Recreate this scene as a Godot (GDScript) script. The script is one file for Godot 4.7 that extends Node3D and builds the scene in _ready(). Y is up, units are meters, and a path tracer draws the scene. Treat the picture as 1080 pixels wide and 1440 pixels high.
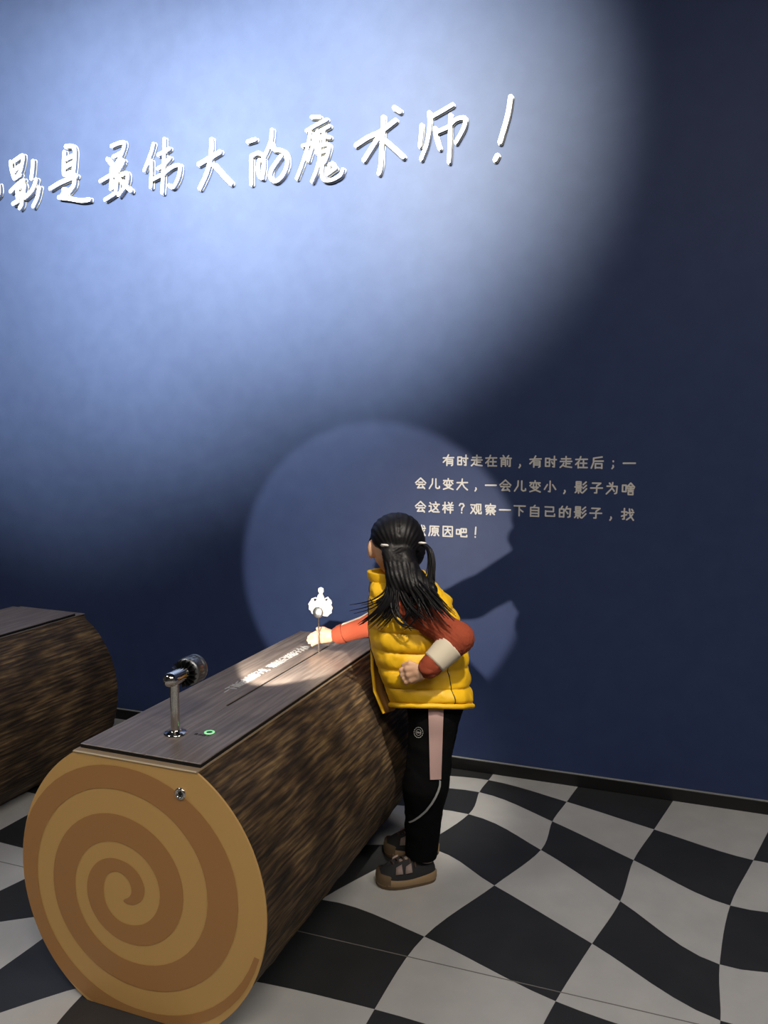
extends Node3D

# ---------------------------------------------------------------- camera numbers (1080 x 1440 frame)
const FOCAL := 1150.0
const EYE := Vector3(0, 1.5, 0)
const WALL_Z := -3.4
var cam_right: Vector3
var cam_up: Vector3
var cam_forward: Vector3
var taken := {}
var M := {}

func set_lens() -> void:
	var pitch := atan(118.0 / FOCAL)
	var yaw := deg_to_rad(19.9)
	var roll := deg_to_rad(0.15)
	var f := Vector3(-sin(yaw) * cos(pitch), -sin(pitch), -cos(yaw) * cos(pitch))
	var r := Vector3(cos(yaw), 0, -sin(yaw))
	var u := r.cross(f)
	cam_right = cos(roll) * r + sin(roll) * u
	cam_up = cos(roll) * u - sin(roll) * r
	cam_forward = f

func ray(x: float, y: float) -> Vector3:
	return cam_right * ((x - 540.0) / FOCAL) - cam_up * ((y - 720.0) / FOCAL) + cam_forward

func at_z(x: float, y: float, z: float) -> Vector3:
	var d := ray(x, y)
	return EYE + d * ((z - EYE.z) / d.z)

func at_y(x: float, y: float, h: float) -> Vector3:
	var d := ray(x, y)
	return EYE + d * ((h - EYE.y) / d.y)

# ---------------------------------------------------------------- naming and tagging
func numbered(called: String) -> String:
	var n: int = taken.get(called, 0)
	taken[called] = n + 1
	return called if n == 0 else "%s_%03d" % [called, n]

func tag(o: Node3D, label: String, category: String, group := "") -> Node3D:
	o.set_meta("label", label)
	o.set_meta("category", category)
	if group:
		o.set_meta("group", group)
	return o

func thing(called: String, label: String, category: String, where := Vector3.ZERO, turn := 0.0, group := "") -> Node3D:
	var o := Node3D.new()
	o.name = numbered(called)
	add_child(o)
	o.position = where
	o.rotation.y = turn
	return tag(o, label, category, group)

func part(called: String, mesh: Mesh, m: Material, parent: Node3D, label := "") -> MeshInstance3D:
	var o := MeshInstance3D.new()
	o.name = called
	o.mesh = mesh
	o.material_override = m
	o.cast_shadow = GeometryInstance3D.SHADOW_CASTING_SETTING_ON
	parent.add_child(o, true)
	if label:
		o.set_meta("label", label)
	return o

func structure(called: String, mesh: Mesh, m: Material, label: String, category: String) -> MeshInstance3D:
	var o := part(called, mesh, m, self)
	tag(o, label, category)
	o.set_meta("kind", "structure")
	return o

# ---------------------------------------------------------------- shape helpers
func begin() -> SurfaceTool:
	var st := SurfaceTool.new()
	st.begin(Mesh.PRIMITIVE_TRIANGLES)
	return st

func done(st: SurfaceTool, tangents := false) -> ArrayMesh:
	st.generate_normals()
	if tangents:
		st.generate_tangents()
	return st.commit()

func tri(st: SurfaceTool, a: Vector3, b: Vector3, c: Vector3) -> void:
	st.add_vertex(a)
	st.add_vertex(b)
	st.add_vertex(c)

func quad(st: SurfaceTool, a: Vector3, b: Vector3, c: Vector3, d: Vector3) -> void:
	tri(st, a, b, c)
	tri(st, a, c, d)

# a box with chamfered edges
func add_box(st: SurfaceTool, c: Vector3, s: Vector3, bevel := 0.0, turn := Basis()) -> void:
	st.set_smooth_group(-1)
	var h := s * 0.5
	var b := minf(bevel, minf(h.x, minf(h.y, h.z)) * 0.9)
	var e := func(x: float, y: float, z: float) -> Vector3: return c + turn * Vector3(x, y, z)
	for ax in 3:
		for sg: float in [-1.0, 1.0]:
			var p := []
			for q in [[-1, -1], [1, -1], [1, 1], [-1, 1]]:
				var v := Vector3()
				v[ax] = h[ax] * sg
				v[(ax + 1) % 3] = (h[(ax + 1) % 3] - b) * q[0]
				v[(ax + 2) % 3] = (h[(ax + 2) % 3] - b) * q[1]
				p.append(c + turn * v)
			if sg < 0:
				quad(st, p[0], p[1], p[2], p[3])
			else:
				quad(st, p[3], p[2], p[1], p[0])
	if b <= 0.0:
		return
	for ax in 3:
		var i := (ax + 1) % 3
		var j := (ax + 2) % 3
		for si: float in [-1.0, 1.0]:
			for sj: float in [-1.0, 1.0]:
				var p := []
				for k in [[1, 0, -1], [1, 0, 1], [0, 1, 1], [0, 1, -1]]:
					var v := Vector3()
					v[ax] = (h[ax] - b) * k[2]
					v[i] = (h[i] - b * (1 - k[0])) * si
					v[j] = (h[j] - b * (1 - k[1])) * sj
					p.append(c + turn * v)
				if si * sj > 0:
					quad(st, p[0], p[1], p[2], p[3])
				else:
					quad(st, p[3], p[2], p[1], p[0])
	for sx: float in [-1.0, 1.0]:
		for sy: float in [-1.0, 1.0]:
			for sz: float in [-1.0, 1.0]:
				var a: Vector3 = c + turn * Vector3(h.x * sx, (h.y - b) * sy, (h.z - b) * sz)
				var d: Vector3 = c + turn * Vector3((h.x - b) * sx, h.y * sy, (h.z - b) * sz)
				var g: Vector3 = c + turn * Vector3((h.x - b) * sx, (h.y - b) * sy, h.z * sz)
				if sx * sy * sz > 0:
					tri(st, a, g, d)
				else:
					tri(st, a, d, g)

# rings: Array of PackedVector3Array, all of one size, closed round
func add_loft(st: SurfaceTool, rings: Array, cap_start := true, cap_end := true, uv := false) -> void:
	st.set_smooth_group(0)
	var n: int = rings[0].size()
	var nr := rings.size()
	for i in nr - 1:
		var p: PackedVector3Array = rings[i]
		var q: PackedVector3Array = rings[i + 1]
		for k in n:
			var l := (k + 1) % n
			var corner := [[p[k], i, k], [q[k], i + 1, k], [q[l], i + 1, k + 1], [p[k], i, k], [q[l], i + 1, k + 1], [p[l], i, k + 1]]
			for v in corner:
				if uv:
					st.set_uv(Vector2(float(v[1]) / (nr - 1), float(v[2]) / n))
					st.set_uv2(Vector2(float(v[1]) / (nr - 1), float(v[2]) / n * 2.0))
				st.add_vertex(v[0])
	for e in 2:
		if (e == 0 and not cap_start) or (e == 1 and not cap_end):
			continue
		st.set_smooth_group(-1)
		var p: PackedVector3Array = rings[0] if e == 0 else rings[nr - 1]
		var c := Vector3.ZERO
		for v in p:
			c += v / n
		for k in n:
			if uv:
				st.set_uv(Vector2(float(e), float(k) / n))
				st.set_uv2(Vector2(float(e), float(k) / n * 2.0))
			if e == 0:
				tri(st, c, p[k], p[(k + 1) % n])
			else:
				tri(st, c, p[(k + 1) % n], p[k])

func smooth3(p: Array, steps: int) -> Array:
	if p.size() < 3:
		var o := []
		for s in steps + 1:
			o.append((p[0] as Vector3).lerp(p[p.size() - 1], float(s) / steps))
		return o
	var out := []
	for i in p.size() - 1:
		var a: Vector3 = p[maxi(i - 1, 0)]
		var b: Vector3 = p[i]
		var c: Vector3 = p[i + 1]
		var d: Vector3 = p[mini(i + 2, p.size() - 1)]
		for s in steps:
			out.append(b.cubic_interpolate(c, a, d, float(s) / steps))
	out.append(p[p.size() - 1])
	return out

# tube along points with a radius for each
func add_tube(st: SurfaceTool, pts: Array, radii: Array, sides := 10, flat := 1.0) -> void:
	var rings := []
	var n := pts.size()
	var side := Vector3.ZERO
	for i in n:
		var dir: Vector3 = ((pts[mini(i + 1, n - 1)] as Vector3) - pts[maxi(i - 1, 0)]).normalized()
		if side == Vector3.ZERO:
			side = dir.cross(Vector3.UP if absf(dir.y) < 0.9 else Vector3.RIGHT).normalized()
		side = (side - dir * side.dot(dir)).normalized()
		var up := side.cross(dir)
		var r: float = radii[mini(i, radii.size() - 1)]
		var ring := PackedVector3Array()
		for k in sides:
			var a := TAU * k / sides
			ring.append((pts[i] as Vector3) + (side * cos(a) + up * sin(a) * flat) * r)
		rings.append(ring)
	add_loft(st, rings)

# profile of (radius, height) pairs turned about an axis
func add_lathe(st: SurfaceTool, at: Vector3, axis: Vector3, profile: Array, sides := 28, hard := false) -> void:
	var a := axis.normalized()
	var u := a.cross(Vector3.UP if absf(a.y) < 0.9 else Vector3.RIGHT).normalized()
	var w := a.cross(u)
	var rings := []
	for p in profile:
		var ring := PackedVector3Array()
		for k in sides:
			var t := TAU * k / sides
			ring.append(at + a * float(p[1]) + (u * cos(t) + w * sin(t)) * maxf(p[0], 0.0004))
		rings.append(ring)
	if hard:
		for i in rings.size() - 1:
			add_loft(st, [rings[i], rings[i + 1]], false, false)
		st.set_smooth_group(-1)
		for k in sides:
			var e := rings.size() - 1
			tri(st, at + a * float(profile[0][1]), rings[0][k], rings[0][(k + 1) % sides])
			tri(st, at + a * float(profile[e][1]), rings[e][(k + 1) % sides], rings[e][k])
	else:
		add_loft(st, rings)

# extrudes a 2D outline; to3 turns (x, y, depth) into a point
func add_prism(st: SurfaceTool, poly: PackedVector2Array, d0: float, d1: float, to3: Callable, back := false) -> void:
	if Geometry2D.is_polygon_clockwise(poly):
		poly = poly.duplicate()
		poly.reverse()
	var idx := Geometry2D.triangulate_polygon(poly)
	st.set_smooth_group(-1)
	for i in range(0, idx.size(), 3):
		var a := poly[idx[i]]
		var b := poly[idx[i + 1]]
		var c := poly[idx[i + 2]]
		if (b - a).cross(c - a) > 0:
			var s := b
			b = c
			c = s
		tri(st, to3.call(a.x, a.y, d1), to3.call(b.x, b.y, d1), to3.call(c.x, c.y, d1))
		if back:
			tri(st, to3.call(a.x, a.y, d0), to3.call(c.x, c.y, d0), to3.call(b.x, b.y, d0))
	add_walls(st, poly, d0, d1, to3)

func add_walls(st: SurfaceTool, poly: PackedVector2Array, d0: float, d1: float, to3: Callable) -> void:
	st.set_smooth_group(-1)
	for i in poly.size():
		var a := poly[i]
		var b := poly[(i + 1) % poly.size()]
		quad(st, to3.call(a.x, a.y, d0), to3.call(a.x, a.y, d1), to3.call(b.x, b.y, d1), to3.call(b.x, b.y, d0))

func stroke_outline(pts: PackedVector2Array, r: float) -> PackedVector2Array:
	var big := PackedVector2Array()
	for p in pts:
		big.append(p * 10000.0)
	var polys := Geometry2D.offset_polyline(big, r * 10000.0, Geometry2D.JOIN_ROUND, Geometry2D.END_ROUND)
	var best := PackedVector2Array()
	var most := -1.0
	for q in polys:
		var box := Rect2(q[0], Vector2.ZERO)
		for v in q:
			box = box.expand(v)
		if box.get_area() > most:
			most = box.get_area()
			best = q
	var out := PackedVector2Array()
	var last := Vector2(INF, INF)
	for v in best:
		if v.distance_to(last) > r * 10000.0 * 0.12:
			out.append(v / 10000.0)
			last = v
	return out

# ---------------------------------------------------------------- materials
func mat(color: Color, rough := 0.7, metal := 0.0) -> StandardMaterial3D:
	var m := StandardMaterial3D.new()
	m.albedo_color = color.linear_to_srgb()
	m.roughness = rough
	m.metallic = metal
	return m

func noise_texture(w: int, h: int, freq: float, seed_: int, stops: Array, octaves := 4, kind := FastNoiseLite.TYPE_SIMPLEX_SMOOTH) -> NoiseTexture2D:
	var n := FastNoiseLite.new()
	n.seed = seed_
	n.noise_type = kind
	n.frequency = freq
	n.fractal_octaves = octaves
	var t := NoiseTexture2D.new()
	t.width = w
	t.height = h
	t.seamless = true
	t.noise = n
	var g := Gradient.new()
	g.offsets = PackedFloat32Array()
	g.colors = PackedColorArray()
	for s in stops:
		g.add_point(s[0], (s[1] as Color).linear_to_srgb())
	t.color_ramp = g
	return t

func bumps(w: int, h: int, freq: float, seed_: int, strength: float, octaves := 4) -> NoiseTexture2D:
	var n := FastNoiseLite.new()
	n.seed = seed_
	n.frequency = freq
	n.fractal_octaves = octaves
	var t := NoiseTexture2D.new()
	t.width = w
	t.height = h
	t.seamless = true
	t.noise = n
	t.as_normal_map = true
	t.bump_strength = strength
	return t

func make_materials() -> void:
	var paint := mat(Color(1, 1, 1), 0.5)
	paint.albedo_texture = noise_texture(512, 512, 0.02, 5, [[0.0, Color(0.031, 0.050, 0.132)], [1.0, Color(0.037, 0.058, 0.148)]])
	paint.metallic_specular = 0.3
	paint.uv1_triplanar = true
	paint.uv1_world_triplanar = true
	paint.uv1_scale = Vector3(0.8, 0.8, 0.8)
	M.wall = paint
	M.room = mat(Color(0.10, 0.10, 0.11), 0.9)
	M.ceiling = mat(Color(0.05, 0.05, 0.055), 0.95)
	M.black = mat(Color(0.006, 0.006, 0.007), 0.45)
	M.white_line = mat(Color(0.35, 0.36, 0.36), 0.6)
	var fine := bumps(256, 256, 0.03, 9, 0.6)
	var tile_white := mat(Color(1, 1, 1), 0.42)
	tile_white.albedo_texture = noise_texture(512, 512, 0.012, 21, [[0.0, Color(0.54, 0.545, 0.54)], [1.0, Color(0.62, 0.615, 0.60)]], 5)
	tile_white.uv1_triplanar = true
	tile_white.uv1_world_triplanar = true
	M.tile_white = tile_white
	var tile_dark := mat(Color(1, 1, 1), 0.40)
	tile_dark.albedo_texture = noise_texture(512, 512, 0.012, 22, [[0.0, Color(0.030, 0.032, 0.035)], [1.0, Color(0.040, 0.042, 0.045)]], 5)
	tile_dark.uv1_triplanar = true
	tile_dark.uv1_world_triplanar = true
	M.tile_dark = tile_dark
	M.seam = mat(Color(0.20, 0.19, 0.18), 0.6)
	M.slab = mat(Color(0.2, 0.2, 0.2), 0.8)
	var bark := mat(Color(1, 1, 1), 0.78)
	bark.albedo_texture = noise_texture(1024, 1024, 0.016, 31, [[0.0, Color(0.014, 0.008, 0.004)], [0.30, Color(0.052, 0.032, 0.016)], [0.46, Color(0.098, 0.060, 0.028)], [0.60, Color(0.15, 0.092, 0.040)], [0.74, Color(0.21, 0.132, 0.054)], [1.0, Color(0.36, 0.25, 0.115)]], 6)
	bark.detail_enabled = true
	bark.detail_blend_mode = BaseMaterial3D.BLEND_MODE_MUL
	bark.detail_uv_layer = BaseMaterial3D.DETAIL_UV_2
	bark.detail_albedo = noise_texture(512, 512, 0.012, 77, [[0.0, Color(0.25, 0.23, 0.2)], [0.45, Color(0.6, 0.58, 0.55)], [0.7, Color(1, 1, 1)], [1.0, Color(1, 1, 1)]], 4)
	bark.normal_enabled = true
	bark.normal_texture = bumps(1024, 1024, 0.016, 31, 6.0, 5)
	bark.normal_scale = 0.8
	bark.uv1_scale = Vector3(0.42, 10.0, 1)
	bark.uv2_scale = Vector3(1.0, 1.0, 1)
	M.bark = bark
	M.log_top = mat(Color(0.34, 0.25, 0.155), 0.6)
	M.edge = mat(Color(0.62, 0.50, 0.32), 0.55)
	M.face_light = mat(Color(0.70, 0.425, 0.145), 0.5)
	M.face_dark = mat(Color(0.48, 0.24, 0.082), 0.5)
	var panel := mat(Color(1, 1, 1), 0.34)
	panel.albedo_texture = noise_texture(1024, 512, 0.01, 41, [[0.0, Color(0.155, 0.122, 0.102)], [0.45, Color(0.21, 0.17, 0.145)], [0.6, Color(0.255, 0.208, 0.178)], [1.0, Color(0.32, 0.262, 0.222)]], 5)
	panel.uv1_triplanar = true
	panel.uv1_scale = Vector3(6.0, 1.0, 0.7)
	M.panel = panel
	M.slot = mat(Color(0.004, 0.004, 0.004), 0.8)
	M.steel = mat(Color(0.72, 0.70, 0.66), 0.12, 1.0)
	M.brushed = mat(Color(0.30, 0.31, 0.32), 0.38, 1.0)
	M.dark_metal = mat(Color(0.02, 0.02, 0.022), 0.4, 0.6)
	M.print_white = mat(Color(0.55, 0.55, 0.54), 0.7)
	M.print_black = mat(Color(0.015, 0.015, 0.015), 0.6)
	M.letter = mat(Color(0.82, 0.82, 0.83), 0.4)
	M.vinyl = mat(Color(0.66, 0.645, 0.62), 0.6)
	M.cutout = mat(Color(0.46, 0.46, 0.40), 0.7)
	M.skin = mat(Color(0.56, 0.335, 0.215), 0.55)
	M.skin.subsurf_scatter_enabled = true
	M.skin.subsurf_scatter_strength = 0.08
	M.lips = mat(Color(0.42, 0.16, 0.13), 0.5)
	M.eye_white = mat(Color(0.7, 0.7, 0.68), 0.25)
	M.eye_dark = mat(Color(0.01, 0.008, 0.006), 0.2)
	M.hair = mat(Color(0.0045, 0.004, 0.005), 0.48)
	M.hair.metallic_specular = 0.35
	var vest := mat(Color(0.76, 0.44, 0.006), 0.55)
	vest.normal_enabled = true
	vest.normal_texture = bumps(512, 512, 0.02, 51, 3.0, 4)
	vest.normal_scale = 0.35
	vest.uv1_triplanar = true
	vest.uv1_scale = Vector3(5, 5, 5)
	M.vest = vest
	M.lining = mat(Color(0.24, 0.115, 0.02), 0.6)
	M.vest_trim = mat(Color(0.012, 0.010, 0.008), 0.6)
	M.rust = mat(Color(0.235, 0.038, 0.012), 0.9)
	M.cream = mat(Color(0.52, 0.46, 0.36), 0.9)
	M.trouser = mat(Color(0.0035, 0.0035, 0.004), 0.9)
	M.trouser.metallic_specular = 0.2
	M.pink = mat(Color(0.46, 0.30, 0.28), 0.75)
	M.reflective = mat(Color(0.30, 0.31, 0.31), 0.5)
	M.sole = mat(Color(0.30, 0.20, 0.105), 0.7)
	M.tread = mat(Color(0.13, 0.085, 0.045), 0.75)
	M.shoe_dark = mat(Color(0.016, 0.016, 0.019), 0.8)
	M.shoe_pale = mat(Color(0.30, 0.24, 0.20), 0.7)
	M.shoe_pink = mat(Color(0.33, 0.25, 0.225), 0.7)
	M.lace = mat(Color(0.05, 0.028, 0.018), 0.7)
	M.hair_tie = mat(Color(0.60, 0.58, 0.56), 0.4)

func lamp_material(color: Color, energy: float) -> StandardMaterial3D:
	var m := mat(Color(0.6, 0.6, 0.6), 0.4)
	m.emission_enabled = true
	m.emission = color.linear_to_srgb()
	m.emission_energy_multiplier = energy
	return m

# ================================================================ the scene
func _ready() -> void:
	set_lens()
	var cam := Camera3D.new()
	cam.name = "camera"
	cam.fov = rad_to_deg(2.0 * atan(720.0 / FOCAL))
	cam.near = 0.05
	cam.far = 60.0
	cam.transform = Transform3D(Basis(cam_right, cam_up, -cam_forward), EYE)
	add_child(cam)
	cam.current = true
	var env := Environment.new()
	env.background_mode = Environment.BG_COLOR
	env.background_color = Color(0, 0, 0)
	env.tonemap_mode = Environment.TONE_MAPPER_LINEAR
	env.tonemap_exposure = 1.0
	env.sdfgi_enabled = true
	env.ssao_enabled = true
	env.ssil_enabled = true
	var we := WorldEnvironment.new()
	we.name = "environment"
	we.environment = env
	add_child(we)
	make_materials()
	# soft lamps of the hall, in the ceiling behind and beside the camera
	ceiling_panel(Vector3(0.6, 4.19, 1.0), Vector2(1.8, 0.6), 9.5, Color(1.0, 0.90, 0.78), "flat white ceiling light panel over the open floor behind the viewer")
	ceiling_panel(Vector3(2.6, 4.19, -0.4), Vector2(1.2, 0.6), 6.0, Color(1.0, 0.93, 0.86), "flat white ceiling light panel over the chequered floor near the plain side wall")
	ceiling_panel(Vector3(-3.9, 4.19, -0.2), Vector2(1.2, 0.6), 4.0, Color(1.0, 0.95, 0.9), "flat white ceiling light panel beyond the log benches")
	# the lamp over the bench end and the lamps that wash the headline on the wall
	spotlight(Vector3(0.55, 4.03, -0.75), Vector3(-0.74, 0.95, -2.50), 7.5, 15.0, 0.8, Color(1.0, 0.91, 0.78), "black ceiling spotlight aimed at the child by the log bench")
	spotlight(Vector3(-3.30, 4.03, 0.8), Vector3(-3.05, 2.56, WALL_Z), 20.5, 88.0, 1.0, Color(1.0, 0.97, 0.76), "black ceiling spotlight aimed at the start of the wall headline")
	spotlight(Vector3(-2.10, 4.03, 0.8), Vector3(-2.00, 2.68, WALL_Z), 19.0, 82.0, 1.0, Color(1.0, 0.97, 0.76), "black ceiling spotlight aimed at the middle of the wall headline")
	spotlight(Vector3(-1.20, 4.03, 0.8), Vector3(-1.34, 2.78, WALL_Z), 16.0, 82.0, 1.0, Color(1.0, 0.97, 0.76), "black ceiling spotlight aimed at the end of the wall headline")

	build_room()
	build_floor()
	build_headline()
	build_wall_text()
	log_bench("log_bench", Vector3(-1.247, 0, -1.624), deg_to_rad(-0.9), 1.295, "brown bark log bench with an orange spiral end and a lamp post on top", true, 7)
	log_bench("log_bench", Vector3(-2.702, 0, -1.56), deg_to_rad(-2.4), 1.345, "brown bark log bench with a bare top standing by itself nearer the room corner", false, 19)
	bench_lamp()
	build_puppet()
	build_girl()

func ceiling_panel(at: Vector3, size: Vector2, energy: float, color: Color, label: String) -> void:
	var t := thing("ceiling_light", label, "ceiling light", at, 0.0, "ceiling light panels")
	var st := begin()
	for s: float in [-1.0, 1.0]:
		add_box(st, Vector3(0, -0.02, s * (size.y * 0.5 + 0.02)), Vector3(size.x + 0.08, 0.06, 0.04), 0.004)
		add_box(st, Vector3(s * (size.x * 0.5 + 0.02), -0.02, 0), Vector3(0.04, 0.06, size.y), 0.004)
	part("frame", done(st), M.room, t)
	st = begin()
	add_box(st, Vector3(0, -0.02, 0), Vector3(size.x, 0.02, size.y))
	part("diffuser", done(st), lamp_material(color, 1.5), t)
	var l := AreaLight3D.new()
	l.name = "panel_light"
	l.area_size = size
	l.light_energy = energy
	l.light_color = color.linear_to_srgb()
	l.area_range = 14.0
	l.area_attenuation = 2.0
	l.shadow_enabled = true
	t.add_child(l)
	l.position = Vector3(0, -0.05, 0)
	l.rotation.x = -PI / 2

func spotlight(at: Vector3, to: Vector3, angle: float, energy: float, blend: float, color: Color, label: String) -> void:
	var t := thing("ceiling_spotlight", label, "spotlight", at, 0.0, "black ceiling spotlights")
	var dir := (to - at).normalized()
	var st := begin()
	add_lathe(st, Vector3.ZERO, dir, [[0.03, -0.17], [0.055, -0.15], [0.06, 0.02], [0.052, 0.02], [0.05, -0.01]], 24, true)
	part("housing", done(st), M.black, t)
	st = begin()
	add_tube(st, [Vector3(0, 0.12, 0) - dir * 0.08, Vector3(0, 0.0, 0) - dir * 0.08], [0.012, 0.012], 10)
	add_lathe(st, Vector3(0, 0.15, 0) - dir * 0.08, Vector3.DOWN, [[0.05, 0.0], [0.05, 0.035]], 20, true)
	part("bracket", done(st), M.black, t)
	st = begin()
	add_lathe(st, Vector3.ZERO, dir, [[0.049, -0.006], [0.049, 0.0]], 24, true)
	part("lens", done(st), lamp_material(color, 6.0), t)
	var l := SpotLight3D.new()
	l.name = "spot_light"
	l.spot_angle = angle
	l.spot_angle_attenuation = blend
	l.spot_attenuation = 2.0
	l.spot_range = 14.0
	l.light_energy = energy
	l.light_size = 0.05
	l.light_color = color.linear_to_srgb()
	l.shadow_enabled = true
	t.add_child(l)
	l.look_at_from_position(at + dir * 0.03, to, Vector3.UP)

# ---------------------------------------------------------------- the hall
func build_room() -> void:
	var st := begin()
	add_box(st, Vector3(-0.5, 2.1, WALL_Z - 0.1), Vector3(11.0, 4.2, 0.2))
	structure("wall_back", done(st), M.wall, "matte navy blue painted wall with the white headline", "wall")
	st = begin()
	add_box(st, Vector3(-0.5, 2.1, 4.1), Vector3(11.0, 4.2, 0.2))
	structure("wall_front", done(st), M.room, "plain grey wall closing the hall behind the viewer", "wall")
	st = begin()
	add_box(st, Vector3(-6.1, 2.1, 0.3), Vector3(0.2, 4.2, 7.8))
	structure("wall_left", done(st), M.room, "plain grey side wall beyond the bare log bench", "wall")
	st = begin()
	add_box(st, Vector3(5.1, 2.1, 0.3), Vector3(0.2, 4.2, 7.8))
	structure("wall_right", done(st), M.room, "plain grey side wall far from the log benches", "wall")
	st = begin()
	add_box(st, Vector3(-0.5, 4.3, 0.3), Vector3(11.4, 0.2, 7.8))
	structure("ceiling", done(st), M.ceiling, "dark painted hall ceiling", "ceiling")
	st = begin()
	add_box(st, Vector3(-0.5, 0.026, WALL_Z + 0.007), Vector3(11.0, 0.052, 0.014), 0.002)
	var b := structure("baseboard_back", done(st), M.black, "low black skirting board along the foot of the navy wall", "baseboard")
	st = begin()
	add_box(st, Vector3(-0.5, 0.0528, WALL_Z + 0.006), Vector3(11.0, 0.0022, 0.012))
	part("top_edge", done(st), M.white_line, b, "thin pale sealing line on the black skirting")

func build_floor() -> void:
	var st := begin()
	add_box(st, Vector3(-0.5, -0.064, 0.3), Vector3(11.4, 0.12, 7.8))
	var floor_ := structure("floor", done(st), M.slab, "black and white floor of warped wavy chequered tiles", "floor")
	# corners of the warped squares read off the photograph (column, row, pixel), the rest follow from their neighbours
	var seen := [[1, 1, 687, 1097], [1, 2, 674, 1114], [1, 3, 659, 1145], [1, 4, 590, 1190], [1, 5, 451, 1265], [1, 6, 300, 1372],
		[2, 1, 797, 1127.5], [2, 2, 776.7, 1155.1], [2, 3, 760.7, 1195.2], [2, 4, 695.2, 1245.2], [2, 5, 596.7, 1317], [2, 6, 526.7, 1419.3],
		[3, 1, 919.8, 1166.4], [3, 2, 891, 1209.6], [3, 3, 872, 1267.2], [3, 4, 832.7, 1327], [3, 5, 781.4, 1408],
		[4, 1, 1059.5, 1209.6], [4, 2, 1026.8, 1273.4], [4, 3, 1012, 1356.2], [4, 4, 1013.2, 1435.2],
		[-2, 4, 95, 1204.6], [-2, 5, -102, 1303], [-1, 5, 109, 1282.4], [-1, 6, -127, 1453], [0, 6, 132, 1384], [0, 5, 270, 1278], [-1, 4, 185, 1201], [0, 4, 375, 1196],
		[0, 1, 563, 1085], [0, 2, 545, 1104], [0, 3, 500, 1130]]
	var known := {}
	for s in seen:
		var p := at_y(s[2], s[3], 0.0)
		known[Vector2i(s[0], s[1])] = Vector2(p.x, p.z)
	var base := func(i: int, j: int) -> Vector2: return Vector2(-1.13 + 0.345 * i, -3.44 + 0.275 * j)
	var node := {}
	var lo := Vector2i(-9, 0)
	var hi := Vector2i(14, 20)
	for i in range(lo.x, hi.x + 1):
		for j in range(lo.y, hi.y + 1):
			var key := Vector2i(i, j)
			if known.has(key):
				node[key] = known[key]
				continue
			var w := 0.0
			var r := Vector2.ZERO
			for k: Vector2i in known:
				var ww := 1.0 / pow(float((k - key).length_squared()), 1.6)
				w += ww
				r += ww * (known[k] - base.call(k.x, k.y))
			var v: Vector2 = base.call(i, j) + r / w
			node[key] = Vector2(v.x, v.y)
	for i in range(lo.x, hi.x + 1):
		for j in range(lo.y, hi.y + 1):
			var key := Vector2i(i, j)
			node[key].y = maxf(node[key].y, WALL_Z - 0.09) if j > 0 else WALL_Z - 0.1
			node[key].y = minf(node[key].y, 4.0)
			node[key].x = clampf(node[key].x, -6.0, 5.0)
	for i in range(lo.x, hi.x + 1):
		var a: Vector2 = node[Vector2i(i, 1)]
		var d: Vector2 = a - node[Vector2i(i, 2)]
		node[Vector2i(i, 0)] = a + d * clampf((WALL_Z - 0.1 - a.y) / minf(d.y, -0.05), 0.0, 3.0)
	var get := func(i: int, j: int) -> Vector2: return node[Vector2i(clampi(i, lo.x, hi.x), clampi(j, lo.y, hi.y))]
	var edge := func(a: Vector2i, b: Vector2i) -> Array:
		var d := b - a
		var p0: Vector2 = get.call(a.x - d.x, a.y - d.y)
		var p1: Vector2 = get.call(a.x, a.y)
		var p2: Vector2 = get.call(b.x, b.y)
		var p3: Vector2 = get.call(b.x + d.x, b.y + d.y)
		var out := []
		for s in 6:
			out.append(p1.cubic_interpolate(p2, p0, p3, s / 6.0))
		return out
	for i in range(lo.x, hi.x):
		for j in range(lo.y, hi.y):
			var ring := []
			var c := [Vector2i(i, j), Vector2i(i + 1, j), Vector2i(i + 1, j + 1), Vector2i(i, j + 1)]
			for k in 4:
				ring.append_array(edge.call(c[k], c[(k + 1) % 4]))
			var mid := Vector2.ZERO
			for v in ring:
				mid += v / ring.size()
			if mid.x < -5.6 or mid.x > 4.6 or mid.y > 3.6:
				continue
			var t := begin()
			t.set_smooth_group(-1)
			for k in ring.size():
				var a: Vector2 = ring[k]
				var b: Vector2 = ring[(k + 1) % ring.size()]
				tri(t, Vector3(mid.x, 0, mid.y), Vector3(a.x, 0, a.y), Vector3(b.x, 0, b.y))
				quad(t, Vector3(a.x, 0, a.y), Vector3(a.x, -0.006, a.y), Vector3(b.x, -0.006, b.y), Vector3(b.x, 0, b.y))
			part("floor_tile", done(t), M.tile_dark if posmod(i + j, 2) == 0 else M.tile_white, floor_)
	st = begin()
	add_box(st, Vector3(-0.5, 0.0001, -2.085), Vector3(11.0, 0.0008, 0.0035))
	part("sheet_joint", done(st), M.seam, floor_, "thin grey joint running straight across the chequered floor")

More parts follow.
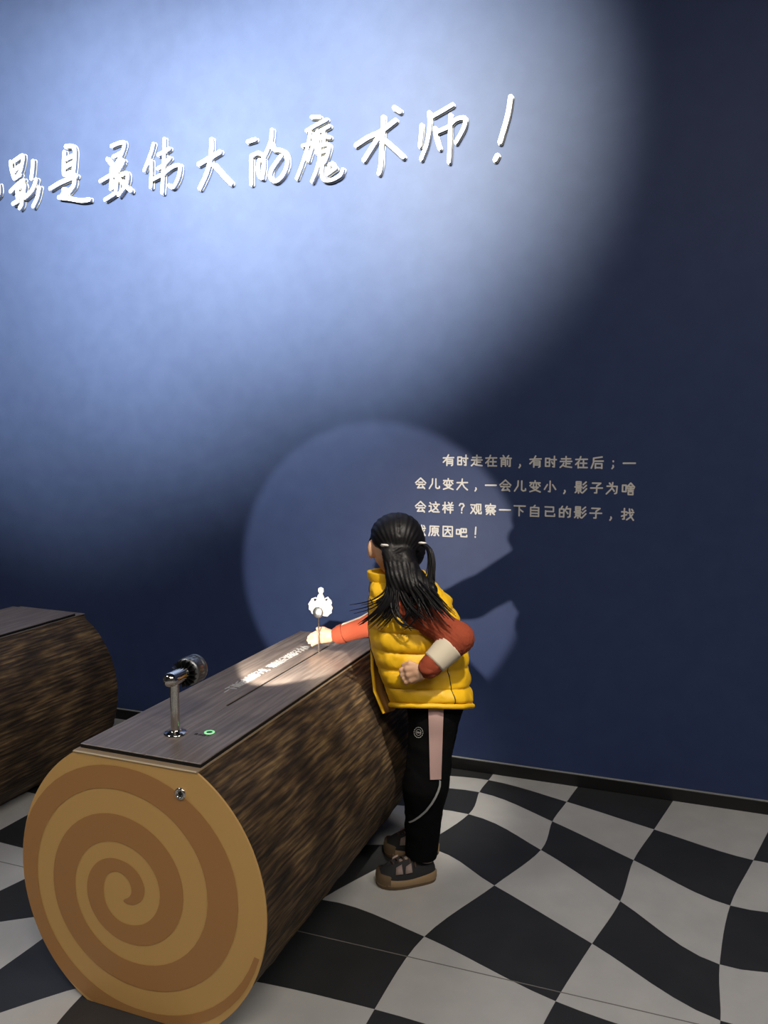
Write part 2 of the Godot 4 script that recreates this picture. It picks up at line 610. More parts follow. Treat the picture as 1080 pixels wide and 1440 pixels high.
# ---------------------------------------------------------------- writing on the wall
func build_headline() -> void:
	# each character: [character word for its label, zoom origin x, y, zoom scale, half width in zoom pixels, strokes]
	var signs := [
		["light, sweeping hooked tail at its right", 0, 190, 7.714, 19, [[-330, 350, -335, 500], [-430, 390, -390, 470], [-230, 360, -280, 460], [-470, 560, -180, 480], [-350, 540, -380, 650, -460, 760], [-270, 520, -280, 680, -230, 730, -90, 700, -14, 640, -12, 545]]],
		["shadow, three slanting strokes down its side", 0, 190, 7.714, 19, [[112, 290, 125, 380, 150, 465], [152, 280, 240, 222, 246, 270, 225, 370, 195, 440], [150, 385, 212, 335], [155, 470, 215, 430], [115, 610, 180, 545, 255, 490], [188, 560, 190, 680], [205, 570, 262, 540, 250, 640], [190, 665, 250, 622], [240, 650, 236, 750, 215, 790], [145, 745, 195, 715], [355, 282, 350, 370, 338, 470], [392, 485, 370, 560, 330, 625, 268, 680], [425, 570, 400, 680, 357, 772]]],
		["is, boxed top over a long sweeping foot", 0, 190, 7.714, 19, [[695, 185, 690, 300, 690, 420], [713, 123, 780, 120, 808, 165, 806, 290, 795, 400], [705, 260, 790, 225], [700, 345, 785, 305], [700, 430, 795, 395], [545, 580, 660, 512, 825, 445], [805, 450, 800, 545, 720, 640], [690, 590, 745, 600], [640, 675, 760, 690, 880, 710, 968, 700], [710, 590, 665, 670]]],
		["most, dense tangle of crossing strokes", 130, 180, 7.714, 18, [[205, 195, 280, 165, 340, 158, 335, 220, 300, 310, 268, 370], [160, 335, 200, 390, 240, 435], [225, 312, 300, 272], [240, 405, 335, 355], [85, 575, 180, 520, 280, 450, 330, 370], [205, 440, 206, 560, 198, 660], [262, 430, 265, 560, 250, 700], [205, 520, 265, 500], [205, 590, 265, 570], [205, 650, 255, 630], [138, 778, 200, 740, 256, 700], [295, 520, 372, 490, 382, 560, 350, 640, 285, 728], [300, 560, 355, 622, 418, 682]]],
		["great, slanting stroke beside an upright with hook", 130, 180, 7.714, 17, [[660, 172, 630, 280, 560, 458], [636, 360, 636, 500, 630, 640], [712, 290, 780, 255, 832, 222], [705, 440, 770, 400, 838, 325], [655, 555, 760, 500, 850, 430, 925, 402, 950, 430, 930, 540, 875, 640, 832, 622], [780, 120, 776, 300, 766, 500, 756, 700]]],
		["big, only three plain strokes", 260, 160, 6.75, 20, [[130, 478, 210, 432, 330, 362], [250, 245, 250, 340, 230, 480, 190, 600, 140, 705], [275, 485, 350, 570, 435, 660]]],
		["of, short dash above two rounded loops", 260, 160, 6.75, 17, [[595, 264, 665, 242], [630, 400, 628, 520, 628, 665], [630, 400, 690, 372, 725, 385], [745, 400, 748, 500, 735, 608], [705, 440, 692, 520, 706, 590, 730, 606], [826, 155, 815, 260, 770, 370, 735, 440], [815, 270, 845, 338, 915, 348, 962, 390, 970, 480, 930, 580, 862, 640, 812, 605, 820, 535, 878, 445, 912, 400]]],
		["magic, densest and tallest with a curled tail", 400, 140, 10.8, 25, [[412, 264, 538, 264], [335, 470, 450, 400, 640, 300], [388, 480, 370, 620, 330, 780, 260, 1000, 185, 1192], [275, 700, 350, 682, 420, 660], [445, 560, 440, 660, 400, 790, 360, 920], [500, 480, 505, 640, 480, 800], [430, 560, 520, 490, 680, 402], [592, 480, 602, 640], [560, 560, 690, 572], [540, 690, 530, 830, 540, 940], [580, 690, 680, 690, 660, 820, 610, 950], [540, 800, 655, 770], [540, 910, 630, 880], [520, 960, 480, 1100, 420, 1240], [582, 970, 570, 1120, 600, 1218, 720, 1222, 850, 1150, 888, 1062], [690, 985, 640, 1140], [640, 1140, 780, 1040], [730, 970, 772, 1050]]],
		["craft, fanned legs and a separate dot", 480, 130, 9.0, 29, [[185, 665, 330, 570, 500, 490, 680, 352], [530, 312, 525, 500, 510, 700, 500, 900, 475, 1018], [470, 560, 380, 700, 285, 850], [545, 600, 670, 710, 780, 812], [668, 190, 738, 235]]],
		["master, slim upright strokes under a slanted bar", 570, 120, 6.353, 18, [[145, 355, 138, 450, 128, 538], [212, 242, 216, 360, 190, 520, 140, 655], [250, 270, 330, 225, 420, 172], [265, 382, 275, 460, 305, 560], [280, 415, 380, 370, 440, 310, 505, 288, 535, 302, 520, 380, 452, 505], [402, 265, 400, 400, 396, 560, 388, 680]]],
		["exclamation mark after the last character", 570, 120, 6.353, 22, [[940, 102, 915, 260, 846, 502], [820, 626, 802, 660]]]]
	var front := WALL_Z + 0.020
	for s in signs:
		var word: String = s[0]
		var o := thing("headline_character", "raised white headline %s" % (word if word.begins_with("excl") else "character for " + word), "sign letter", Vector3.ZERO, 0.0, "headline characters on the blue wall")
		var centre := Vector3.ZERO
		var lines := []
		var count := 0
		for k: Array in s[5]:
			var pts := []
			for q in range(0, k.size(), 2):
				var p := at_z(s[1] + k[q] / float(s[3]), s[2] + k[q + 1] / float(s[3]), front)
				pts.append(p)
				centre += p
				count += 1
			lines.append(smooth3(pts, 5) if pts.size() > 2 else pts)
		centre /= count
		centre.z = WALL_Z
		o.position = centre
		var px: Vector3 = at_z(s[1] + 1.0, s[2], front) - at_z(s[1], s[2], front)
		var r: float = px.x / float(s[3]) * float(s[4]) * 0.90
		var face := begin()
		var side := begin()
		var plate := begin()
		var to3 := func(x: float, y: float, d: float) -> Vector3: return Vector3(x, y, d)
		var apart: Array = {"exclamation": [1], "of, short": [0], "magic, de": [0], "craft, fa": [4], "shadow, t": [10, 12]}.get(word.substr(0, 11 if word.begins_with("excl") else 9), [])
		var n := 0
		for l: Array in lines:
			if n in apart:
				var own := PackedVector2Array()
				for p: Vector3 in l:
					own.append(Vector2(p.x - centre.x, p.y - centre.y))
				var lone := begin()
				add_prism(lone, stroke_outline(own, r), 0.0165, 0.020, to3, true)
				part("face", done(lone), M.letter, o, "white front face")
				lone = begin()
				add_walls(lone, stroke_outline(own, r * 0.97), 0.002, 0.0165, to3)
				part("return", done(lone), M.steel, o, "polished steel side wall of the raised letter")
				lone = begin()
				add_prism(lone, stroke_outline(own, r + 0.0016), 0.0, 0.002, to3)
				part("back_plate", done(lone), M.letter, o, "white rim against the wall")
				n += 1
				continue
			var flat := PackedVector2Array()
			for p: Vector3 in l:
				flat.append(Vector2(p.x - centre.x, p.y - centre.y))
			var lift := 0.0003 * n
			add_prism(plate, stroke_outline(flat, r + 0.0016), 0.0, 0.0025 + lift * 0.3, to3)
			add_walls(side, stroke_outline(flat, r * 0.97), 0.002, 0.0165, to3)
			add_prism(face, stroke_outline(flat, r), 0.0165, 0.020 + lift, to3, true)
			n += 1
		part("face", done(face), M.letter, o, "white front face")
		part("return", done(side), M.steel, o, "polished steel side wall of the raised letter")
		part("back_plate", done(plate), M.letter, o, "white rim against the wall")

func glyphs() -> Dictionary:
	return {
		"有": [[0, 3, 10, 2.5], [5, 0, 3, 4, 0, 7], [3.5, 4.5, 3.5, 10], [3.5, 4.5, 9, 4.5, 9, 9.5, 8, 10], [3.5, 6.3, 9, 6.3], [3.5, 8, 9, 8]],
		"时": [[0.5, 2, 0.5, 9], [0.5, 2, 4, 2, 4, 9], [0.5, 5.5, 4, 5.5], [0.5, 9, 4, 9], [5, 3, 10, 3], [8.3, 0, 8.3, 9.5, 7, 9.3], [6, 5, 7, 6.8]],
		"走": [[1, 2.2, 9, 2], [5, 0, 5, 4.2], [0, 4.5, 10, 4.3], [5, 4.5, 5, 9], [5, 6.3, 8.5, 6.3], [3, 6, 2, 8, 0, 9.8], [2, 7.8, 4.5, 9, 10, 9.6]],
		"在": [[0, 2.5, 10, 2.2], [4.2, 0, 2.8, 4, 0, 7], [2.2, 5, 2.2, 10], [4, 5.8, 9.5, 5.8], [6.7, 3.6, 6.7, 9.6], [3.5, 9.6, 10, 9.6]],
		"前": [[2.5, 0, 3.7, 1.8], [7.5, 0, 6.3, 1.8], [0, 2.4, 10, 2.4], [1, 4, 1, 10], [1, 4, 4.8, 4, 4.8, 9.6], [1, 6, 4.8, 6], [1, 7.8, 4.8, 7.8], [6.7, 4.4, 6.7, 8.2], [9, 3.6, 9, 9.6, 8, 9.6]],
		"后": [[9, 0, 1.8, 1.2, 1.8, 5, 0, 10], [1.8, 3.8, 10, 3.6], [3.5, 6, 3.5, 10], [3.5, 6, 9, 6, 9, 10], [3.5, 9.5, 9, 9.5]],
		"一": [[0, 5.2, 10, 5]],
		"会": [[5, 0, 0, 4.5], [5, 0, 10, 4.5], [3, 4, 7, 4], [0.8, 6, 9.2, 6], [4.5, 6, 2, 9.4, 8.5, 9], [6.8, 7.5, 9, 10]],
		"儿": [[3.2, 0.5, 3, 5, 0, 9.8], [6.5, 0.5, 6.5, 8.6, 8, 9.5, 10, 9, 10, 7.5]],
		"变": [[5, 0, 5, 1.4], [0.5, 1.8, 9.5, 1.8], [3.8, 1.8, 3.6, 4.8], [6.2, 1.8, 6.2, 4.8], [1.8, 2.8, 0.5, 4.6], [8, 2.8, 9.5, 4.6], [1.5, 5.8, 8, 5.8, 5, 8.5, 0.5, 10], [3, 6.5, 6, 8.6, 9.8, 10]],
		"大": [[0, 3.5, 10, 3.2], [5, 0, 4.6, 4, 0, 10], [5, 4, 7, 7.5, 10, 10]],
		"，": [[4.5, 8, 4.9, 9, 3.8, 10.8]],
		"小": [[5, 0, 5, 9.5, 3.7, 9.3], [2.5, 3.2, 0, 7.5], [7.3, 3.2, 10, 7.3]],
		"影": [[1, 0, 1, 3.2], [1, 0, 5, 0, 5, 3.2], [1, 1.6, 5, 1.6], [1, 3.2, 5, 3.2], [0, 4.6, 6, 4.6], [1.2, 7.4, 1.2, 5.8, 5, 5.8, 5, 7.4], [1.2, 7.4, 5, 7.4], [3.1, 7.4, 3.1, 10], [1.4, 8.4, 0.3, 9.6], [4.6, 8.4, 5.8, 9.6], [9.5, 0, 7, 2.4], [9.8, 3, 7, 5.8], [10, 6, 6.6, 9.8]],
		"子": [[1.5, 0.8, 8.5, 0.8, 5.2, 3.4], [5.2, 3.4, 5.2, 9.4, 3.5, 9.4], [0, 5.2, 10, 5]],
		"为": [[2.5, 0.5, 3.6, 2], [0.5, 3.2, 9, 3.2, 8.6, 9, 7.2, 9.6], [5.2, 0, 4.6, 5, 0, 10], [5.4, 5.6, 6.6, 7.4]],
		"啥": [[0, 7.5, 0, 2, 3, 2, 3, 7.5], [0, 7.5, 3, 7.5], [6.8, 0, 3.8, 3.4], [6.8, 0, 10, 3.4], [5.2, 3, 8.4, 3], [4.3, 4.6, 9.6, 4.6], [7, 3, 7, 6.4], [4.8, 6.2, 9, 6.2], [5, 10, 5, 7.5, 8.8, 7.5, 8.8, 10], [5, 10, 8.8, 10]],
		"这": [[0.8, 0.8, 1.8, 2], [0, 4, 2, 4, 2, 8, 0, 9.4], [2, 8, 4, 9.4, 10, 9.4], [6.4, 0, 6.8, 1.4], [3.4, 2.2, 10, 2.2], [8.6, 2.6, 6.5, 6, 3.6, 8], [4.6, 3.6, 8.8, 7.8]],
		"样": [[0, 3, 4, 3], [2, 0, 2, 10], [2, 3.5, 0, 7], [2, 4, 4, 6.2], [5.5, 0, 6.5, 1.6], [9, 0, 8, 1.6], [4.8, 2.6, 10, 2.6], [5, 4.8, 9.8, 4.8], [4.5, 7, 10, 7], [7.4, 2.6, 7.4, 10]],
		"？": [[2.5, 2.5, 3.5, 0.8, 6, 0.8, 7, 2.6, 5, 5, 4.8, 7], [4.7, 9, 4.8, 9.4]],
		"观": [[0, 1.5, 4, 1.5, 3, 5.5, 0, 9.5], [0.6, 3.6, 4.4, 9], [5.4, 0.8, 5.4, 6.2], [5.4, 0.8, 9.4, 0.8, 9.4, 6.2], [7.3, 2.4, 7.2, 6, 4.6, 9.8], [7.6, 6, 7.6, 9.4, 9.9, 9.4, 9.9, 8]],
		"察": [[5, 0, 5, 1.2], [0.5, 3, 0.5, 1.6, 9.5, 1.6, 9.5, 3], [3, 2.6, 0.8, 5.4], [2.6, 3.4, 5, 3.4, 1.5, 6.6], [5.6, 3.4, 8.8, 3.4, 6, 6], [6, 4, 9.8, 6.6], [3, 6, 7.2, 6], [1.2, 7.4, 9, 7.4], [5, 7.4, 5, 10], [3, 8.4, 1.4, 9.8], [7, 8.4, 8.8, 9.8]],
		"下": [[0, 1, 10, 1], [4.6, 1, 4.6, 10], [5, 4, 8, 6.2]],
		"自": [[5.4, 0, 4, 1.8], [1.5, 2, 1.5, 10], [1.5, 2, 8.8, 2, 8.8, 10], [1.5, 4.6, 8.8, 4.6], [1.5, 7.2, 8.8, 7.2], [1.5, 9.8, 8.8, 9.8]],
		"己": [[1, 1, 8.5, 1, 8.5, 5, 1.5, 5], [1.5, 4.6, 1.5, 9.2, 9.6, 9.2, 9.6, 7.4]],
		"的": [[2.8, 0, 1.6, 2], [0.4, 2.4, 0.4, 9.6], [0.4, 2.4, 4.2, 2.4, 4.2, 9.6], [0.4, 5.8, 4.2, 5.8], [0.4, 9.4, 4.2, 9.4], [7, 0, 5.2, 4], [6.4, 2, 10, 2, 9.6, 9, 8, 9.6], [6.6, 4.8, 7.8, 6.4]],
		"找": [[0, 3, 4.2, 3], [2.2, 0, 2.2, 9.2, 1, 9.4], [0, 6.8, 4.2, 5.4], [4.8, 3.8, 10, 3.2], [6.4, 0.3, 7.2, 6, 10, 10], [9.2, 5, 7, 7.8, 4.4, 9.8], [8.4, 0.6, 9.3, 1.8]],
		"原": [[1.2, 0.8, 9.8, 0.8], [1.2, 0.8, 1.2, 6, 0, 10], [6, 1, 5, 2.6], [3.4, 6.2, 3.4, 2.8, 9, 2.8, 9, 6.2], [3.4, 6.2, 9, 6.2], [3.4, 4.5, 9, 4.5], [6.2, 6.2, 6.2, 9.6, 5, 9.6], [4, 7.4, 2.6, 9.6], [8.2, 7.4, 9.8, 9.6]],
		"因": [[0.5, 9.8, 0.5, 0.5, 9.5, 0.5, 9.5, 9.8], [0.5, 9.8, 9.5, 9.8], [2.4, 3.8, 7.6, 3.8], [5, 1.8, 4.8, 5, 2.2, 8.2], [5, 4.6, 7.8, 8.2]],
		"吧": [[0, 7.2, 0, 3, 3, 3, 3, 7.2], [0, 7.2, 3, 7.2], [4.4, 2, 9.4, 2, 9.4, 5.4], [4.4, 5.4, 9.4, 5.4], [6.9, 2, 6.9, 5.4], [4.4, 2, 4.4, 9.4, 10, 9.4, 10, 8]],
		"！": [[5, 0, 4.6, 6.6], [4.5, 9, 4.6, 9.4]],
		"；": [[5, 3.4, 5.1, 3.9], [5, 7.4, 5.3, 8.6, 4.2, 10]]}

func glyph_mesh(strokes: Array, size: float, r: float, thick: float, to3: Callable) -> ArrayMesh:
	var st := begin()
	var n := 0
	for k: Array in strokes:
		var flat := PackedVector2Array()
		for q in range(0, k.size(), 2):
			flat.append(Vector2((k[q] / 10.0 - 0.5) * size, (0.5 - k[q + 1] / 10.0) * size))
		add_prism(st, stroke_outline(flat, r), 0.0, thick + 0.00006 * n, to3)
		n += 1
	return done(st)

func build_wall_text() -> void:
	var g := glyphs()
	var o := thing("wall_text", "paragraph of small white characters on the navy wall beside the light circle", "wall text", at_z(735, 700, WALL_Z))
	var to3 := func(x: float, y: float, d: float) -> Vector3: return Vector3(x, y, d)
	var first := at_z(591.6, 679.6, WALL_Z)
	var last := at_z(883.7, 689.0, WALL_Z)
	var pitch := (last.x - first.x) / 14.0
	var third := at_z(590.5, 712.5, WALL_Z)
	var drop := first.y - third.y
	var lines := [["有时走在前，有时走在后；一", 2, 1.0], ["会儿变大，一会儿变小，影子为啥", 0, 0.0], ["会这样？观察一下自己的影子，找", 0, -1.0], ["找原因吧！", 0, -2.0]]
	var meshes := {}
	for l in lines:
		var text: String = l[0]
		for k in text.length():
			var ch := text[k]
			if not meshes.has(ch):
				meshes[ch] = glyph_mesh(g[ch], 0.0455, 0.0031, 0.0008, to3)
			var p := part("character", meshes[ch], M.vinyl, o)
			p.position = Vector3(first.x + pitch * (k + int(l[1])), first.y + drop * float(l[2]), WALL_Z) - o.position

# ---------------------------------------------------------------- log benches
const LOG_MID := 0.342
const LOG_TOP := 0.676

func log_outline(count: int) -> PackedVector2Array:
	var out := PackedVector2Array()
	for k in count:
		var a := TAU * k / count
		var p := Vector2(0.368 * sin(a), 0.385 * cos(a))
		p.y = clampf(p.y, -LOG_MID, LOG_TOP - LOG_MID)
		out.append(Vector2(p.x, p.y + LOG_MID))
	return out

func log_bench(called: String, at: Vector3, turn: float, length: float, label: String, first: bool, seed_: int) -> Node3D:
	var o := thing(called, label, "bench", at, turn, "bark log benches")
	var n := FastNoiseLite.new()
	n.seed = seed_
	n.frequency = 1.0
	n.fractal_octaves = 3
	var outline := log_outline(144)
	var rings := []
	var steps := 70
	for i in steps + 1:
		var z := -0.006 - (length - 0.006) * i / steps
		var ring := PackedVector3Array()
		for k in outline.size():
			var p := outline[k]
			var flat_top := p.y > LOG_TOP - 0.002 or p.y < 0.002
			var d := 0.0
			if not flat_top and i > 0:
				d = -0.004 + 0.006 * n.get_noise_3d(z * 7.0, p.x * 26.0, p.y * 26.0)
				if i == steps:
					d -= 0.006
			var v := Vector2(p.x, p.y - LOG_MID)
			v *= 1.0 + d / 0.37
			ring.append(Vector3(v.x, clampf(v.y + LOG_MID, 0.0, LOG_TOP), z))
		rings.append(ring)
	var st := begin()
	add_loft(st, rings, true, true, true)
	part("bark", done(st, true), M.bark, o, "rough brown bark wrap")
	# sawn top under the panel
	var half := 0.0
	for p in outline:
		if p.y > LOG_TOP - 0.001:
			half = maxf(half, p.x)
	st = begin()
	add_box(st, Vector3(0.0, LOG_TOP + 0.001, -length * 0.5), Vector3(half * 2.0 + 0.006, 0.004, length + 0.004), 0.001)
	part("top_board", done(st), M.log_top if first else M.panel, o, "wooden board")
	# panel round its slot
	var pw := half - 0.003
	var z0 := -0.022
	var z1 := -length + (0.012 if first else 0.05)
	var sx := 0.018
	var s0 := -0.405
	var s1 := -1.125
	var y := LOG_TOP + 0.0125
	st = begin()
	if first:
		add_box(st, Vector3((-pw + sx - 0.0038) * 0.5, y, (z0 + z1) * 0.5), Vector3(sx - 0.0038 + pw, 0.003, z0 - z1), 0.001)
		add_box(st, Vector3((pw + sx + 0.0038) * 0.5, y, (z0 + z1) * 0.5), Vector3(pw - sx - 0.0038, 0.003, z0 - z1), 0.001)
		add_box(st, Vector3(sx, y, (z0 + s0) * 0.5), Vector3(0.0078, 0.003, z0 - s0), 0.0)
		add_box(st, Vector3(sx, y, (s1 + z1) * 0.5), Vector3(0.0078, 0.003, s1 - z1), 0.0)
	else:
		add_box(st, Vector3(0, y, (z0 + z1) * 0.5), Vector3(pw * 2.0, 0.003, z0 - z1), 0.001)
	var panel := part("panel", done(st), M.panel, o, "dark brown wood grain panel")
	st = begin()
	add_box(st, Vector3(0, LOG_TOP + 0.007, (z0 + z1) * 0.5), Vector3(pw * 2.0, 0.008, z0 - z1))
	part("panel_edge", done(st), M.slot, panel, "black edge of the panel")
	# spiral end
	st = begin()
	var to3 := func(px: float, py: float, d: float) -> Vector3: return Vector3(px, py, d)
	var disc := PackedVector2Array()
	for p in outline:
		if disc.is_empty() or disc[disc.size() - 1].distance_to(p) > 0.001:
			disc.append(p)
	add_prism(st, disc, -0.006, 0.0, to3)
	var face := part("end_face", done(st), M.face_light, o, "flat ochre end disc with a brown spiral")
	st = begin()
	add_box(st, Vector3(0, LOG_TOP + 0.0015, 0.0), Vector3(half * 2.0, 0.004, 0.005), 0.001)
	part("edge_strip", done(st), M.edge, o, "pale worn edge strip")
	part("spiral", spiral_mesh(), M.face_dark, face, "brown spiral band")
	if not first:
		return o
	# lock on the end face
	var lock_at := o.to_local(at_z(255, 1115, at.z))
	st = begin()
	add_lathe(st, Vector3(lock_at.x, lock_at.y, 0), Vector3.BACK, [[0.0155, 0.0], [0.0155, 0.004], [0.013, 0.006], [0.009, 0.006], [0.0085, 0.003]], 24, true)
	var lock := part("lock", done(st), M.steel, o, "small round chrome lock")
	st = begin()
	add_box(st, Vector3(lock_at.x, lock_at.y, 0.0045), Vector3(0.003, 0.009, 0.004), 0.0, Basis(Vector3.BACK, 0.5))
	part("keyhole", done(st), M.slot, lock)
	# lettering along the slot
	var g := glyphs()
	var top := LOG_TOP + 0.0141
	var rows := ["一下前后走在影子变", "观察自己的影子大小"]
	for k in 2:
		var za := -0.508 if k == 0 else -0.795
		var zb := -0.770 if k == 0 else -1.085
		var text: String = rows[k]
		var phrase := begin()
		for c in text.length():
			var z := lerpf(za, zb, (c + 0.5) / text.length())
			var w := (za - zb) / text.length() * 0.90
			var i := 0
			for s: Array in g[text[c]]:
				var flat := PackedVector2Array()
				for q in range(0, s.size(), 2):
					flat.append(Vector2((s[q] / 10.0 - 0.5) * w, (0.5 - s[q + 1] / 10.0) * 0.036))
				var lay := func(px: float, py: float, d: float) -> Vector3: return Vector3(-0.055 - py, top + d, z - px)
				add_prism(phrase, stroke_outline(flat, 0.0022), 0.0, 0.0004 + 0.00005 * i, lay)
				i += 1
		part("printed_line", done(phrase), M.print_white, panel, "white printed characters beside the slot")
	# green touch button and its tiny caption
	var bt := o.to_local(at_y(294.5, 1030, top))
	st = begin()
	add_lathe(st, Vector3(bt.x, top - 0.001, bt.z), Vector3.UP, [[0.014, 0.0], [0.014, 0.0024], [0.0095, 0.0024], [0.0085, 0.0012]], 24, true)
	var ring := part("light_button", done(st), lamp_material(Color(0.16, 0.85, 0.24), 0.9), o, "small glowing green push button")
	st = begin()
	add_lathe(st, Vector3(bt.x, top + 0.0006, bt.z), Vector3.UP, [[0.0082, 0.0], [0.0082, 0.0006]], 20, true)
	part("button_centre", done(st), mat(Color(0.03, 0.16, 0.05), 0.4), ring)
	var cap := begin()
	for c in 4:
		var i := 0
		for s: Array in g["自己的下"[c]]:
			var flat := PackedVector2Array()
			for q in range(0, s.size(), 2):
				flat.append(Vector2((s[q] / 10.0 - 0.5) * 0.010, (0.5 - s[q + 1] / 10.0) * 0.010))
			var lay := func(px: float, py: float, d: float) -> Vector3: return Vector3(bt.x - 0.026 + 0.012 * c + px, top + d, bt.z + 0.022 - py)
			add_prism(cap, stroke_outline(flat, 0.0006), 0.0, 0.0003 + 0.00002 * i, lay)
			i += 1
	part("caption", done(cap), M.print_black, panel, "tiny dark caption by the green button")
	return o

func spiral_mesh() -> ArrayMesh:
	# inner and outer border of the band at every quarter turn, in crop pixels of the photograph (origin 0, 1040, scale 2.7)
	var marks := [[478, 592, 474, 622], [500, 575, 550, 575], [440, 500, 440, 452], [393, 575, 330, 575], [480, 697, 480, 770], [608, 575, 697, 575], [440, 388, 440, 284], [285, 575, 205, 575], [480, 835, 480, 925], [790, 575, 905, 575], [440, 188, 440, 100], [145, 575, 83, 575], [480, 1005, 480, 1062], [985, 760, 1003, 770]]
	var mid := at_z(452 / 2.7, 1040 + 575 / 2.7, -1.624) - Vector3(-1.247, 0, -1.624)
	var c := Vector2(mid.x, mid.y)
	var rin := []
	var rout := []
	var ang := []
	for m in marks:
		var a := at_z(m[0] / 2.7, 1040 + m[1] / 2.7, -1.624) - Vector3(-1.247, 0, -1.624)
		var b := at_z(m[2] / 2.7, 1040 + m[3] / 2.7, -1.624) - Vector3(-1.247, 0, -1.624)
		var va := Vector2(a.x, a.y) - c
		var vb := Vector2(b.x, b.y) - c
		rin.append(va.length())
		rout.append(vb.length())
		var t := vb.angle()
		if not ang.is_empty():
			while t < ang[ang.size() - 1] + 0.3:
				t += TAU
		ang.append(t)
	var inner := []
	var outer := []
	for i in marks.size() - 1:
		for s in 14:
			var f := s / 14.0
			var p := maxi(i - 1, 0)
			var q := mini(i + 2, marks.size() - 1)
			var t: float = lerpf(ang[i], ang[i + 1], f)
			var ri: float = cubic_interpolate(rin[i], rin[i + 1], rin[p], rin[q], f)
			var ro: float = cubic_interpolate(rout[i], rout[i + 1], rout[p], rout[q], f)
			if i == 0:
				var grow := sqrt(clampf(f * 4.0 + 0.05, 0, 1))
				var m := (ri + ro) * 0.5
				ri = m + (ri - m) * grow
				ro = m + (ro - m) * grow
			inner.append(c + Vector2.from_angle(t) * ri)
			outer.append(c + Vector2.from_angle(t) * ro)
	var st := begin()
	st.set_smooth_group(-1)
	var lim := func(v: Vector2) -> Vector3:
		var w := Vector2(v.x / 0.3665, (v.y - LOG_MID) / 0.3835)
		if w.length() > 1.0:
			w = w.normalized()
		return Vector3(w.x * 0.3665, clampf(w.y * 0.3835 + LOG_MID, 0.001, LOG_TOP - 0.002), 0.0012)
	for i in inner.size() - 1:
		quad(st, lim.call(inner[i]), lim.call(inner[i + 1]), lim.call(outer[i + 1]), lim.call(outer[i]))
	return done(st)

# ---------------------------------------------------------------- lamp, puppet
const LAMP_AT := Vector3(-1.236, 0.690, -1.790)

func bench_lamp() -> void:
	var o := thing("bench_lamp", "chrome post lamp with finned head standing on the spiral ended bench", "lamp", LAMP_AT, deg_to_rad(-1.0))
	var st := begin()
	add_lathe(st, Vector3.ZERO, Vector3.UP, [[0.031, 0.0], [0.031, 0.003], [0.028, 0.0055], [0.016, 0.0075], [0.0135, 0.012]], 36)
	part("flange", done(st), M.steel, o, "round chrome foot")
	st = begin()
	add_lathe(st, Vector3.ZERO, Vector3.UP, [[0.0118, 0.008], [0.0118, 0.050], [0.0118, 0.095], [0.0118, 0.140]], 36)
	part("post", done(st), M.steel, o, "polished steel post")
	var hy := 0.152
	var c := Vector3(0, hy, 0)
	st = begin()
	add_lathe(st, c, Vector3.FORWARD, [[0.001, -0.0350], [0.007, -0.0340], [0.0125, -0.0310], [0.0165, -0.0265], [0.0188, -0.0215], [0.0195, -0.0160], [0.0195, 0.010], [0.0195, 0.040]], 32)
	part("elbow", done(st), M.steel, o, "polished horizontal tube")
	st = begin()
	add_lathe(st, c, Vector3.FORWARD, [[0.015, 0.032], [0.015, 0.050]], 20, true)
	for k in 16:
		var a := TAU * k / 16
		add_box(st, c + Vector3(cos(a) * 0.025, sin(a) * 0.025, -0.046), Vector3(0.022, 0.0016, 0.024), 0.0, Basis(Vector3.BACK, a))
	part("cooling_fins", done(st), M.dark_metal, o, "black radial cooling fins")
	st = begin()
	add_lathe(st, c, Vector3.FORWARD, [[0.030, 0.052], [0.0375, 0.054], [0.0385, 0.060], [0.0385, 0.084], [0.036, 0.086], [0.036, 0.089], [0.0385, 0.091], [0.0385, 0.100], [0.033, 0.102], [0.031, 0.097]], 40, true)
	part("head_ring", done(st), M.brushed, o, "brushed metal lamp head")
	st = begin()
	for k in 24:
		var a := TAU * k / 24
		add_box(st, c + Vector3(cos(a) * 0.0385, sin(a) * 0.0385, -0.072), Vector3(0.0016, 0.0026, 0.022), 0.0, Basis(Vector3.BACK, a))
	part("knurling", done(st), M.brushed, o)
	st = begin()
	add_lathe(st, c, Vector3.FORWARD, [[0.030, 0.092], [0.030, 0.097], [0.018, 0.0995]], 32, true)
	part("lens", done(st), lamp_material(Color(1.0, 0.95, 0.86), 4.0), o, "glowing lamp lens")
	var l := SpotLight3D.new()
	l.name = "beam_light"
	l.spot_angle = 25.0
	l.spot_angle_attenuation = 0.14
	l.spot_attenuation = 2.0
	l.spot_range = 8.0
	l.light_energy = 2.25
	l.light_size = 0.006
	l.light_color = Color(1.0, 0.96, 0.90)
	l.shadow_enabled = true
	o.add_child(l)
	l.look_at_from_position(o.to_global(c + Vector3(0.014, 0, -0.106)), Vector3(-1.26, 0.852, WALL_Z), Vector3.UP)

const ROD := Vector3(-1.212, 0.690, -2.655)

